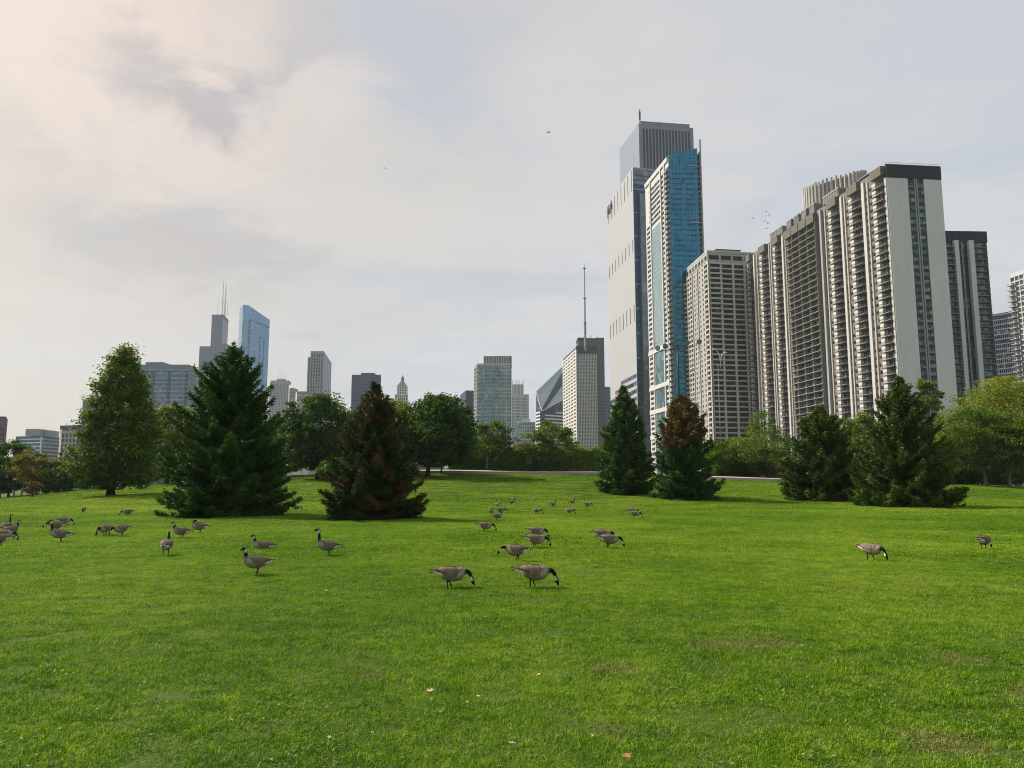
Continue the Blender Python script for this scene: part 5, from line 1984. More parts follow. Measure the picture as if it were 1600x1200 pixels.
for px, py, yaw in ((1028, 544, -50), (1040, 541, -35), (1054.5, 537.5, -20), (1073, 536, 15), (1092, 534, 20)):
    c = at(px, py, Yp - 0.1)
    ax = Vector((math.sin(rad(yaw)), -math.cos(rad(yaw)), -0.25)).normalized()
    mb = MB()
    r_ = 0.46
    mb.tube([c - ax * 0.42, c - ax * 0.36, c - ax * 0.12, c + ax * 0.04, c + ax * 0.10], [0.10, 0.2, 0.36, r_ - 0.02, r_], M['dark_steel'], 16)
    h_ = mb.build('floodlight', o, smooth=False)
    mb = MB()
    mb.tube([c + ax * 0.10, c + ax * 0.13], [r_ * 0.90, r_ * 0.88], M['lens'], 16)
    l_ = mb.mesh('lens', o.location)
    lo_ = bpy.data.objects.new('lens', l_)
    col.objects.link(lo_)
    lo_.parent = h_
    mb = MB()
    e = c - ax * 0.2
    mb.tube([e, Vector((e.x, e.y, at(1060, 545, Yp).z))], [0.03, 0.03], M['dark_steel'], 5)
    mb.build('bracket', o)
# curved twin street lamp
Yl = 150.0
bl = at(1126, 690, Yl)
o = root('street_lamp', 'pale street lamp with a curved arm in front of the beige grid tower', 'street lamp', (bl.x, Yl, gz(bl.x, Yl) - 0.3))
mb = MB()
zt = at(1126, 568, Yl).z
mb.tube([(bl.x, Yl, gz(bl.x, Yl) - 0.3), (bl.x, Yl, zt)], [0.085, 0.06], M['steel_grey'], 8)
mb.build('pole', o, smooth=True)
for pts in (((1126, 575), (1126, 562), (1128, 554), (1132, 551)), ((1126, 570), (1124.5, 556), (1121, 549), (1116.5, 546))):
    mb = MB()
    w_ = [at(a, c, Yl) for a, c in pts]
    mb.tube(w_, [0.08, 0.07, 0.06, 0.05], M['white_steel'], 7)
    mb.build('arm', o, smooth=True)
    mb = MB()
    e = w_[-1]
    sgn = 1 if pts[-1][0] > 1126 else -1
    mb.tube([e - Vector((sgn * 0.2, 0, 0.02)), e + Vector((sgn * 0.15, 0, 0.03)), e + Vector((sgn * 0.5, 0, 0.0))], [0.06, 0.16, 0.08], M['white_steel'], 8)
    mb.build('lamp_head', o, smooth=True)
# sign seen from behind
ps = on_ground(827, 741)
o = root('sign_post', 'grey back of a tall sign on a post beside the small airy tree', 'sign', ps)
Yp = ps.y
mb = MB()
zt = at(827, 708, Yp).z
mb.tube([(ps.x, Yp, ps.z - 0.3), (ps.x, Yp, zt)], [0.05, 0.05], M['dark_steel'], 8)
mb.build('post', o)
mb = MB()
fr_ = Fr((ps.x - 0.34, Yp - 0.06), (ps.x + 0.34, Yp - 0.06), 0)
mb.box(fr_, 0, fr_.L, at(827, 725, Yp).z, at(827, 711, Yp).z, -0.01, 0.03, M['brown_stone'])
mb.build('sign_panel', o)
mb = MB()
for f_ in (0.15, 0.5):
    mb.box(fr_, fr_.L * (0.1 + f_), fr_.L * (0.2 + f_), at(827, 724.5, Yp).z, at(827, 711.5, Yp).z, 0.032, 0.05, M['dark_steel'])
mb.build('stiffener', o)
# drain cover on the crest
pm = on_ground(846, 751)
mb = MB()
mb.tube([(pm.x, pm.y, pm.z - 0.1), (pm.x, pm.y, pm.z + 0.16)], [0.55, 0.5], M['dark_steel'], 16)
o = root('drain_cover', 'dark round drain cover lying in the lawn near the path', 'drain cover', pm)
mb.build('rim', o)
mb = MB()
for k in range(5):
    f_ = Fr((pm.x - 0.36, pm.y - 0.3 + k * 0.15), (pm.x + 0.36, pm.y - 0.3 + k * 0.15), 0)
    mb.box(f_, 0, f_.L, pm.z + 0.162, pm.z + 0.19, -0.03, 0.03, M['steel_grey'])
mb.build('grating_bar', o)
# two pale bollards at the road behind the small tree
for px in (761,):
    pb_ = at(px, 722, 116)
    mb = MB()
    z_ = gz(pb_.x, 116)
    mb.tube([(pb_.x, 116, z_ - 0.2), (pb_.x, 116, at(px, 708, 116).z)], [0.045, 0.04], M['white_steel'], 8)
    o = root('white_post', 'thin white post left of the small airy tree trunk' if px < 780 else 'thin white post between the sign and the teal glass tower', 'post', (pb_.x, 116, z_))
    mb.build('post', o)

# ------------------------------------------------------------------ geese
def feather(name, c1, c2, edge, scale=34, amount=0.6):
    m_, n_ = mat(name)
    tc_ = n_.n('ShaderNodeTexCoord')
    mp_ = n_.n('ShaderNodeMapping')
    mp_.inputs['Scale'].default_value = (0.55, 1.0, 0.55)
    n_.l(tc_.outputs['Object'], mp_.inputs['Vector'])
    wv_ = n_.n('ShaderNodeTexWave', wave_type='BANDS', bands_direction='Y')
    wv_.inputs['Scale'].default_value = scale * 0.3
    wv_.inputs['Distortion'].default_value = 5.0
    wv_.inputs['Detail'].default_value = 2.0
    wv_.inputs['Detail Scale'].default_value = 2.2
    n_.l(mp_.outputs[0], wv_.inputs['Vector'])
    f_ = n_.noise(tc_.outputs['Object'], 13, 4, 0.6)
    c_ = n_.mix(f_, c1, c2)
    c_ = n_.mix(n_.math('MULTIPLY', n_.smooth(wv_.outputs['Fac'], 0.62, 0.95), amount), c_, edge)
    p_ = n_.n('ShaderNodeBsdfPrincipled')
    n_.l(c_, p_.inputs['Base Color'])
    p_.inputs['Roughness'].default_value = 0.8
    p_.inputs['Specular IOR Level'].default_value = 0.15
    finish(n_, p_.outputs[0])
    return m_


M['f_wing'] = feather('feather_brown', (0.075, 0.056, 0.037), (0.125, 0.095, 0.065), (0.34, 0.28, 0.20), 44, 0.75)
M['f_back'] = feather('feather_back', (0.10, 0.080, 0.060), (0.16, 0.13, 0.10), (0.28, 0.235, 0.18), 52, 0.45)
M['f_flank'] = feather('feather_flank', (0.125, 0.105, 0.082), (0.19, 0.165, 0.13), (0.27, 0.235, 0.19), 30, 0.6)
M['f_breast'] = feather('feather_breast', (0.24, 0.215, 0.17), (0.33, 0.30, 0.245), (0.40, 0.36, 0.30), 26, 0.4)
M['f_white'] = feather('feather_white', (0.66, 0.65, 0.62), (0.76, 0.75, 0.72), (0.8, 0.8, 0.78), 20, 0.3)
M['f_black'] = feather('feather_black', (0.010, 0.010, 0.011), (0.018, 0.017, 0.017), (0.03, 0.028, 0.026), 20, 0.3)
M['f_prim'] = feather('feather_dark_tip', (0.030, 0.022, 0.017), (0.055, 0.042, 0.032), (0.12, 0.09, 0.07), 40, 0.5)
m, n = mat('plumage')
tc_ = n.n('ShaderNodeTexCoord')
at_ = n.n('ShaderNodeAttribute', attribute_name='plumage')
wv = n.n('ShaderNodeTexWave', wave_type='BANDS', bands_direction='Y')
for q, v in (('Scale', 15), ('Distortion', 6.0), ('Detail', 2.0), ('Detail Scale', 2.0)):
    wv.inputs[q].default_value = v
n.l(tc_.outputs['Object'], wv.inputs['Vector'])
f_ = n.noise(tc_.outputs['Object'], 16, 4, 0.65)
kk = n.math('ADD', n.math('MULTIPLY', n.math('SUBTRACT', wv.outputs['Fac'], 0.5), 0.7), n.math('ADD', n.math('MULTIPLY', n.math('SUBTRACT', f_, 0.5), 0.9), 1.0))
vm = n.n('ShaderNodeVectorMath', operation='SCALE')
n.l(at_.outputs['Color'], vm.inputs[0])
n.l(kk, vm.inputs['Scale'])
p = n.n('ShaderNodeBsdfPrincipled')
n.l(vm.outputs[0], p.inputs['Base Color'])
p.inputs['Roughness'].default_value = 0.8
p.inputs['Specular IOR Level'].default_value = 0.12
finish(n, p.outputs[0])
M['plumage'] = m
BODY = [(-.46, .345, .020, .006), (-.40, .352, .055, .012), (-.345, .362, .080, .024), (-.29, .368, .098, .048), (-.22, .368, .122, .082), (-.14, .360, .148, .112),
        (-.05, .352, .162, .132), (.04, .350, .165, .138), (.12, .356, .155, .132), (.185, .372, .128, .118)]
NECK = {
    'alert': [(.232, .415, .090, .094), (.255, .470, .060, .066), (.262, .540, .043, .047), (.264, .620, .035, .038), (.266, .700, .032, .035), (.272, .755, .033, .037), (.290, .800, .040, .042),
              (.325, .818, .043, .042), (.358, .812, .035, .034), (.382, .802, .022, .021), (.410, .793, .016, .012), (.440, .786, .011, .006)],
    'graze': [(.238, .380, .096, .098), (.285, .388, .070, .072), (.332, .394, .050, .053), (.376, .382, .040, .044), (.408, .346, .035, .039), (.427, .300, .033, .036), (.441, .256, .033, .036), (.455, .220, .038, .040),
              (.468, .186, .041, .042), (.479, .157, .034, .034), (.488, .133, .022, .021), (.495, .108, .015, .012), (.502, .082, .010, .006)],
    'low': [(.236, .395, .092, .095), (.285, .425, .064, .067), (.335, .442, .046, .050), (.385, .440, .038, .041), (.430, .418, .034, .037), (.465, .385, .034, .037), (.490, .350, .041, .043),
            (.510, .315, .042, .042), (.522, .283, .034, .034), (.530, .258, .021, .020), (.538, .236, .015, .011), (.545, .214, .010, .006)],
    'relaxed': [(.234, .410, .091, .095), (.262, .462, .062, .067), (.272, .520, .045, .049), (.272, .575, .037, .041), (.276, .620, .034, .037), (.290, .655, .037, .040),
                (.318, .676, .043, .042), (.352, .674, .036, .035), (.376, .664, .022, .021), (.404, .654, .016, .012), (.434, .646, .011, .006)],
    'preen': [(.228, .425, .090, .092), (.245, .490, .066, .070), (.228, .552, .050, .054), (.180, .590, .042, .045), (.120, .588, .038, .040), (.065, .562, .036, .038),
              (.030, .535, .040, .040), (.000, .512, .034, .032), (-.02, .500, .020, .018), (-.04, .492, .012, .010), (-.055, .486, .008, .005)],
}
NSEG = 14


def goose_meshes(pose, sit=False):
    spine = [list(q) for q in BODY] + [list(q) for q in NECK[pose]]
    tilt = {'graze': -0.09, 'low': -0.04, 'alert': 0.10, 'relaxed': 0.06, 'preen': 0.05}[pose]
    for i, q in enumerate(spine[:10]):
        q[1] += tilt * q[0] + (0.0 if i > 6 else 0.0)
    for q in spine[:11]:
        q[3] *= 1.10
    for q in spine:
        q[1] -= 0.20 if sit else 0.03
    n = len(spine)
    nb = len(BODY)
    nh = n - nb
    S = np.array(spine)
    V, F, MI = [], [], []
    for k in range(n):
        a, c = S[max(k - 1, 0)], S[min(k + 1, n - 1)]
        t_ = np.array([c[0] - a[0], c[1] - a[1]])
        t_ /= np.linalg.norm(t_) + 1e-9
        up = np.array([-t_[1], t_[0]])
        for j in range(NSEG):
            g_ = 2 * math.pi * j / NSEG          # 0 = top, pi = bottom
            cx_, cz_ = math.sin(g_), math.cos(g_)
            if k < nb:                            # deeper, rounder belly
                cz_ = cz_ * (1.0 if cz_ > 0 else 1.06)
            V.append((S[k, 2] * cx_, S[k, 0] + up[0] * S[k, 3] * cz_, S[k, 1] + up[1] * S[k, 3] * cz_))
    head0 = n - 6 if pose != 'preen' else n - 5
    BLK, WHT = np.array((0.012, 0.012, 0.013)), np.array((0.70, 0.69, 0.66))
    BRE, FLK, BEL, BRN = np.array((0.36, 0.33, 0.27)), np.array((0.165, 0.14, 0.11)), np.array((0.27, 0.245, 0.205)), np.array((0.12, 0.095, 0.07))
    C = []
    for k in range(n):
        for j in range(NSEG):
            lw = math.cos(2 * math.pi * j / NSEG)
            if k >= nb + 2:
                c = BLK
                if head0 - 1 <= k <= head0 and -0.95 < lw < 0.3:
                    c = WHT                       # cheek patch
            elif k >= nb + 1:
                c = BRE * 0.55
            elif k <= 1:
                c = BLK
            elif k == 2:
                c = WHT if abs(lw) < 2 else BLK
            elif k <= 4 and lw < 0.1:
                c = WHT                           # white under the tail
            else:
                f1 = min(1.0, max(0.0, (k - 6.0) / 4.0))
                c = FLK * (1 - f1) + BRE * f1
                if lw < -0.3:
                    c = c * 0.5 + BEL * 0.5
                if lw > 0.5:
                    c = c * 0.25 + BRN * 0.75
            C.append((*c, 1.0))
    for k in range(n - 1):
        for j in range(NSEG):
            F.append((k * NSEG + j, k * NSEG + (j + 1) % NSEG, (k + 1) * NSEG + (j + 1) % NSEG, (k + 1) * NSEG + j))
    me_ = bpy.data.meshes.new('body')
    F.append(tuple(range(NSEG)))
    F.append(tuple(reversed(range((n - 1) * NSEG, n * NSEG))))
    me_.from_pydata(V, [], [f[::-1] for f in F])
    me_.materials.append(M['plumage'])
    ca = me_.color_attributes.new('plumage', 'FLOAT_COLOR', 'POINT')
    ca.data.foreach_set('color', np.array(C, np.float32).ravel())
    me_.polygons.foreach_set('use_smooth', [True] * len(F))
    me_.update()
    # folded wings: shells hugging the body from the shoulder to crossed dark tips over the tail
    wings = []
    yb = S[:nb, 0]
    for sg in (-1, 1):
        V, F, MI = [], [], []
        ny, ng = 15, 7
        for i in range(ny):
            t_ = i / (ny - 1)
            y = 0.185 - t_ * (0.185 + 0.455)
            z_, w_, h_ = (np.interp(y, yb, S[:nb, q]) for q in (1, 2, 3))
            w_, h_ = max(w_, 0.062 - 0.03 * t_), max(h_, 0.045 - 0.02 * t_)
            puff = 1.04 + 0.05 * math.sin(math.pi * min(1, t_ * 1.25))
            g1 = rad(116) * (1 - 0.55 * t_ ** 2) * min(1.0, 0.55 + t_ * 3)
            g0_ = rad(14) + rad(20) * max(0, 1 - t_ * 6)
            z_ += 0.035 * t_ ** 3
            for j in range(ng):
                g_ = g0_ + (g1 - g0_) * j / (ng - 1)
                e_ = 0.010 * math.sin(math.pi * (j / (ng - 1)))
                V.append((sg * (w_ * puff + e_) * math.sin(g_), y, z_ + (h_ * puff + e_) * math.cos(g_)))
        no = len(V)
        for i in range(ny):
            t_ = i / (ny - 1)
            y = V[i * ng][1]
            z_ = np.interp(y, yb, S[:nb, 1])
            for j in range(ng):
                x_, y_, zz_ = V[i * ng + j]
                V.append((x_ * 0.90, y_, z_ + (zz_ - z_) * 0.90))
        for i in range(ny - 1):
            for j in range(ng - 1):
                q = (i * ng + j, i * ng + j + 1, (i + 1) * ng + j + 1, (i + 1) * ng + j)
                F.append(q if sg > 0 else q[::-1])
                MI.append(1 if i > 9 or (j >= ng - 2 and i > 6) else 0)
                q2 = tuple(no + k for k in q)
                F.append(q2[::-1] if sg > 0 else q2)
                MI.append(1)
        rim = [i * ng for i in range(ny)] + [(ny - 1) * ng + j for j in range(1, ng)] + [i * ng + ng - 1 for i in range(ny - 2, -1, -1)] + [j for j in range(ng - 2, 0, -1)]
        for k in range(len(rim)):
            a, c = rim[k], rim[(k + 1) % len(rim)]
            q = (a, c, no + c, no + a)
            F.append(q if sg < 0 else q[::-1])
            MI.append(1)
        mw = bpy.data.meshes.new('wing')
        mw.from_pydata(V, [], F)
        mw.materials.append(M['f_wing'])
        mw.materials.append(M['f_prim'])
        mw.polygons.foreach_set('material_index', MI)
        mw.polygons.foreach_set('use_smooth', [True] * len(F))
        mw.update()
        wings.append(mw)
    legs = []
    if not sit:
        for sg, stride in ((-1, 0.05), (1, -0.04)):
            mb_ = MB()
            s_ = stride * (1.0 if pose in ('graze', 'low', 'relaxed') else 0.25)
            mb_.tube([(sg * 0.075, -0.02, 0.265), (sg * 0.078, -0.05 + s_ * 0.4, 0.175), (sg * 0.078, -0.025 + s_, 0.03), (sg * 0.078, -0.005 + s_, 0.008)], [0.034, 0.017, 0.011, 0.010], M['f_black'], 7)
            y0 = -0.02 + s_
            x0 = sg * 0.078
            up3 = [(x0, y0 - 0.01, 0.020), (x0 - 0.045, y0 + 0.075, 0.006), (x0, y0 + 0.095, 0.008), (x0 + 0.045, y0 + 0.075, 0.006)]
            dn3 = [(x_, y_, 0.0) for x_, y_, z_ in up3]
            mb_.poly([up3[0], up3[3], up3[2], up3[1]], M['f_black'])
            mb_.poly([dn3[0], dn3[1], dn3[2], dn3[3]], M['f_black'])
            for k in range(4):
                mb_.poly([up3[k], up3[(k + 1) % 4], dn3[(k + 1) % 4], dn3[k]], M['f_black'])
            legs.append(mb_.mesh('leg', smooth=False))
    return me_, wings, legs


KIT = {}
for pose, sit in (('alert', 0), ('graze', 0), ('low', 0), ('relaxed', 0), ('preen', 0), ('relaxed', 1)):
    KIT[pose + ('_sit' if sit else '')] = goose_meshes(pose, bool(sit))

# pose, px of body, py of feet, heading (0 faces right, 90 away, 180 left, 270 to the camera), size, label
GEESE = [
    ('graze', 704, 920, 2, 1.0, 'goose grazing to the right, left one of the nearest pair'),
    ('graze', 834, 919, -3, 1.04, 'goose grazing to the right, right one of the nearest pair'),
    ('low', 807, 877, 183, 1.0, 'goose facing left with lowered neck, just behind the nearest pair'),
    ('alert', 512, 869, 187, 1.02, 'goose standing tall alone in front of the reddish spruce'),
    ('relaxed', 400, 898, 200, 0.98, 'pale breasted goose facing left, nearest one below the largest spruce'),
    ('relaxed_sit', 411, 859, 178, 1.0, 'goose lying on the grass behind the pale breasted one'),
    ('relaxed', 259, 868, 78, 1.0, 'goose seen from behind with white rump, left of the largest spruce'),
    ('relaxed', 283, 842, 176, 1.0, 'goose standing facing left beside the one with its head tucked away'),
    ('preen', 311, 834, 180, 1.06, 'goose with its head turned away at the foot of the largest spruce'),
    ('graze', 199, 807, 184, 1.0, 'goose grazing to the left in front of the tall pyramid shaped tree'),
    ('graze', 163, 838, 232, 1.0, 'left goose of two grazing head on below the tall pyramid shaped tree'),
    ('graze', 189, 838, 206, 1.0, 'right goose of two grazing head on below the tall pyramid shaped tree'),
    ('graze', 130, 802, 262, 1.0, 'small far goose grazing alone, farthest on the left of the lawn'),
    ('alert', 93, 848, 178, 1.05, 'goose facing left with raised neck in the left group of three'),
    ('low', 88, 831, 186, 1.0, 'goose with lowered neck behind the raised neck one in the left group'),
    ('graze', 98, 823, 4, 1.0, 'goose grazing to the right at the back of the left group of three'),
    ('alert', 9, 833, 60, 1.0, 'goose with its head up at the left edge of the photo'),
    ('relaxed', 17, 839, 40, 1.0, 'goose turned away with its neck half raised at the left edge'),
    ('graze', 4, 848, -8, 1.0, 'goose grazing to the right, half cut by the left edge'),
    ('low', -2, 855, 180, 1.0, 'goose cut by the left edge so that only its dark tail shows'),
    ('graze', 463, 799, 10, 1.0, 'goose half hidden between the largest spruce and the reddish spruce'),
    ('graze', 758, 832, -6, 1.0, 'goose grazing to the right, alone on the left of the middle flock'),
    ('graze', 837, 857, 0, 1.05, 'front goose of the overlapping pair grazing right in mid lawn'),
    ('graze', 838, 842, 0, 1.0, 'rear goose of the overlapping pair grazing right in mid lawn'),
    ('graze', 952, 857, 4, 1.03, 'front goose of the overlapping pair grazing below the cone shaped spruce'),
    ('graze', 941, 847, 4, 1.0, 'rear goose of the overlapping pair grazing below the cone shaped spruce'),
    ('relaxed', 777, 814, 8, 1.0, 'goose walking right with its neck half raised, front of the far cluster'),
    ('graze', 767, 804, 80, 1.0, 'goose grazing with its back turned in the far cluster'),
    ('graze', 782, 803, 0, 1.0, 'goose grazing right behind the walking one in the far cluster'),
    ('alert', 778, 793, 128, 1.0, 'goose turned away with its neck up above the far cluster'),
    ('alert', 800, 789, 18, 1.0, 'goose standing tall and facing right, right of the far cluster'),
    ('graze', 839, 804, -20, 1.0, 'far goose grazing right, midway between the two standing tall ones'),
    ('alert', 864, 793, 22, 1.0, 'goose standing tall between the two far grazing geese'),
    ('graze', 890, 804, -28, 1.0, 'far goose grazing right with a wide stride below a standing one'),
    ('alert', 894, 789, 30, 1.0, 'farthest goose standing tall, left of the cone shaped spruce'),
    ('graze', 918, 793, 0, 1.0, 'far goose grazing right, closest to the cone shaped spruce'),
    ('graze', 988, 805, 10, 1.0, 'rear goose of the two grazing in front of the two spruces'),
    ('graze', 992, 810, -3, 1.0, 'front goose of the two grazing in front of the two spruces'),
    ('graze', 1362, 876, -38, 1.04, 'pale goose grazing towards the camera on the right part of the lawn'),
    ('graze', 1538, 859, 66, 1.0, 'dark backed goose with its head hidden, farthest right on the lawn'),
]
for pose, px, py, hd, size, lb in GEESE:
    p_ = on_ground(px, py)
    r_ = root('goose', lb, 'goose', (p_.x, p_.y, p_.z - 0.008), 'geese grazing on the lawn', rad(hd - 90 + math.degrees(math.atan((800 - px) / FOC))))
    r_.scale = (size * 0.80,) * 3
    me_, wings_, legs_ = KIT[pose]
    for nm, mm in [('body', me_)] + [('wing', q) for q in wings_] + [('leg', q) for q in legs_]:
        c = bpy.data.objects.new(nm, mm)
        col.objects.link(c)
        c.parent = r_

# birds high up
mb = MB()
mb.poly([(0, 0.30, 0), (0.05, 0.1, 0.02), (0.04, -0.25, 0), (-0.04, -0.25, 0), (-0.05, 0.1, 0.02)], M['f_black'])
mb.tube([(0, -0.3, 0), (0, 0, 0), (0, 0.3, 0)], [0.03, 0.08, 0.03], M['f_black'], 6)
bird_body = mb.mesh('body')
bird_wings = []
for sg in (-1, 1):
    mb = MB()
    q = [(sg * 0.05, 0.12, 0.03), (sg * 0.35, 0.16, 0.17), (sg * 0.75, -0.02, 0.08), (sg * 0.35, -0.02, 0.15), (sg * 0.05, -0.12, 0.03)]
    mb.poly(q, M['f_black'])
    mb.poly([(a, b_, c - 0.02) for a, b_, c in q][::-1], M['f_black'])
    bird_wings.append(mb.mesh('wing'))
for px, py, yd in ((857, 207, 150), (1197, 331, 220), (1202, 336, 222), (1195, 346, 225), (1200, 349, 219), (1198, 357, 221), (1177, 341, 224), (602, 263, 230)):
    p_ = at(px, py, yd)
    r_ = root('bird', 'dark bird flying alone high in the middle of the sky' if px == 857 else 'tiny bird flying in a loose flock left of the finned tower' if px > 900 else 'tiny speck of a bird high above the dark flat topped tower', 'bird', p_, None if px < 900 else 'birds flying in the sky', random.uniform(0, 6))
    for nm, mm in (('body', bird_body), ('wing', bird_wings[0]), ('wing', bird_wings[1])):
        c = bpy.data.objects.new(nm, mm)
        col.objects.link(c)
        c.parent = r_

# ------------------------------------------------------------------ fallen leaves
def m_plain(name, c):
    m_, n_ = mat(name)
    p_ = n_.n('ShaderNodeBsdfPrincipled')
    g_ = n_.n('ShaderNodeNewGeometry')
    f_ = n_.noise(g_.outputs['Position'], 40, 3)
    n_.l(n_.mix(f_, tuple(q * 0.7 for q in c), tuple(min(0.8, q * 1.25) for q in c)), p_.inputs['Base Color'])
    p_.inputs['Roughness'].default_value = 0.7
    finish(n_, p_.outputs[0])
    return m_


LEAFM = {'orange': m_plain('fallen_leaf_orange', (0.34, 0.125, 0.045)), 'tan': m_plain('fallen_leaf_tan', (0.42, 0.32, 0.19)), 'white': m_plain('fallen_leaf_pale', (0.42, 0.39, 0.30))}


def leaf_mesh(mat_, k):
    """a curled lobed leaf with a stalk"""
    rng = np.random.default_rng(k)
    out = []
    for i in range(14):
        a = 2 * math.pi * i / 14
        r_ = 0.5 * (0.72 + 0.28 * math.cos(a * 5)) * rng.uniform(0.85, 1.1)
        x_, y_ = r_ * math.cos(a), r_ * math.sin(a) * 0.8
        out.append((x_, y_, 0.30 * x_ * x_ + 0.5 * y_ * y_ + rng.normal(0, 0.02)))
    V = [(0, 0, 0)] + out + [(x_, y_, z_ - 0.02) for x_, y_, z_ in [(0, 0, 0)] + out]
    F = []
    for i in range(14):
        a, c = 1 + i, 1 + (i + 1) % 14
        F += [(0, a, c), (15, 15 + c, 15 + a), (a, 15 + a, 15 + c, c)]
    n0 = len(V)
    V += [(0.35, 0.01, 0.05), (0.35, -0.01, 0.05), (0.75, 0, 0.16), (0.35, 0, 0.03)]
    F += [(n0, n0 + 1, n0 + 2), (n0 + 1, n0 + 3, n0 + 2), (n0 + 3, n0, n0 + 2)]
    me_ = bpy.data.meshes.new('fallen_leaf')
    me_.from_pydata(V, [], F)
    me_.materials.append(mat_)
    me_.update()
    return me_


LM = {(c_, k): leaf_mesh(LEAFM[c_], k) for c_ in LEAFM for k in range(2)}
LB = {'orange': 'orange brown fallen leaf lying on the grass', 'tan': 'dry tan fallen leaf lying on the grass', 'white': 'tiny pale scrap of leaf lying on the grass'}
LBX = {(421, 1152): 'orange leaf standing on edge near the bottom, left of the middle', (980, 1194): 'orange red leaf at the very bottom edge of the lawn', (1285, 917): 'far orange leaf left of the pale grazing goose',
       (672, 1086): 'largest dry tan leaf, low in the middle of the lawn', (747, 1095): 'small tan leaf right of the largest tan one', (835, 945): 'tan leaf just below the nearest pair of geese',
       (510, 926): 'tan leaf below the lying goose, left of the nearest pair', (800, 1171): 'pale tan leaf close to the bottom edge, in the middle', (920, 880): 'tan leaf beneath the pair grazing below the cone shaped spruce',
       (369, 878): 'white scrap just left of the pale breasted goose'}
spots = [(421, 1152, 'orange', .13), (980, 1194, 'orange', .15), (672, 1086, 'tan', .17), (747, 1095, 'tan', .11), (835, 945, 'tan', .16), (510, 926, 'tan', .15), (1285, 917, 'orange', .14),
         (800, 1171, 'tan', .14), (842, 1060, 'tan', .11), (1396, 997, 'white', .10), (423, 1199, 'tan', .09), (514, 1160, 'white', .08), (925, 1160, 'white', .08), (97, 957, 'tan', .09),
         (162, 955, 'white', .10), (426, 965, 'white', .08), (152, 1115, 'white', .08), (920, 880, 'tan', .14), (586, 848, 'white', .09), (571, 858, 'white', .08), (763, 871, 'white', .08), (369, 878, 'white', .12),
         (446, 886, 'white', .09), (341, 864, 'white', .08), (1213, 1037, 'white', .06), (1190, 978, 'tan', .08), (464, 1028, 'white', .06), (1433, 871, 'white', .10), (1545, 892, 'white', .09), (1040, 826, 'white', .10),
         (870, 1000, 'white', .06), (600, 1001, 'white', .06), (248, 862, 'white', .07), (312, 898, 'white', .07), (700, 986, 'white', .05), (1480, 1010, 'tan', .08)]
for k, (px, py, c_, s_) in enumerate(spots):
    p_ = on_ground(px, py)
    o = bpy.data.objects.new('fallen_leaf', LM[(c_, k % 2)])
    col.objects.link(o)
    o.location = (p_.x, p_.y, p_.z + 0.035)
    o.rotation_euler = (random.uniform(-0.4, 0.4), random.uniform(-0.4, 0.4), random.uniform(0, 6.3))
    o.scale = (s_ * 0.48,) * 3
    tag(o, LBX.get((px, py), LB[c_]), 'leaf', {'orange': 'orange leaves on the lawn', 'tan': 'tan leaves on the lawn', 'white': 'pale scraps on the lawn'}[c_])

# ------------------------------------------------------------------ grass
def tuft(name, loc, size, nblade, hmin, hmax, wid, seed):
    rng = np.random.default_rng(seed)
    n_ = nblade
    base_ = np.stack([rng.uniform(-size / 2, size / 2, n_), rng.uniform(-size / 2, size / 2, n_), np.full(n_, -0.01)], -1)
    h_ = rng.uniform(hmin, hmax, n_)
    ang = rng.uniform(0, 6.283, n_)
    lean = np.abs(rng.normal(0.85, 0.42, n_))
    d_ = np.stack([np.cos(ang), np.sin(ang), np.zeros(n_)], -1)
    s_ = np.stack([-np.sin(ang), np.cos(ang), np.zeros(n_)], -1)
    tw = rng.uniform(-0.9, 0.9, n_)[:, None]
    s_ = unit(s_ + d_ * tw)
    wv_ = (wid * rng.uniform(0.6, 1.3, n_))[:, None]
    mid_ = base_ + d_ * (h_ * lean * 0.30)[:, None] + np.array([0, 0, 1]) * (h_ * 0.60)[:, None]
    tip_ = base_ + d_ * (h_ * lean)[:, None] + np.array([0, 0, 1]) * (h_ * (1 - 0.25 * lean))[:, None]
    v_ = np.stack([base_ - s_ * wv_ * 0.5, base_ + s_ * wv_ * 0.5, mid_ + s_ * wv_ * 0.42, mid_ - s_ * wv_ * 0.42, tip_], 1).reshape(-1, 3)
    i_ = np.arange(n_)[:, None] * 5
    tri_ = np.concatenate([i_ + [0, 1, 2], i_ + [0, 2, 3], i_ + [3, 2, 4]], 1).reshape(-1, 3)
    tn = np.repeat(rng.uniform(0, 1, n_), 3)
    o_ = link_mesh(name, np_mesh(name, v_, tri_, [M['grass']], tn))
    o_.location = loc
    return tag(o_, kind='stuff')


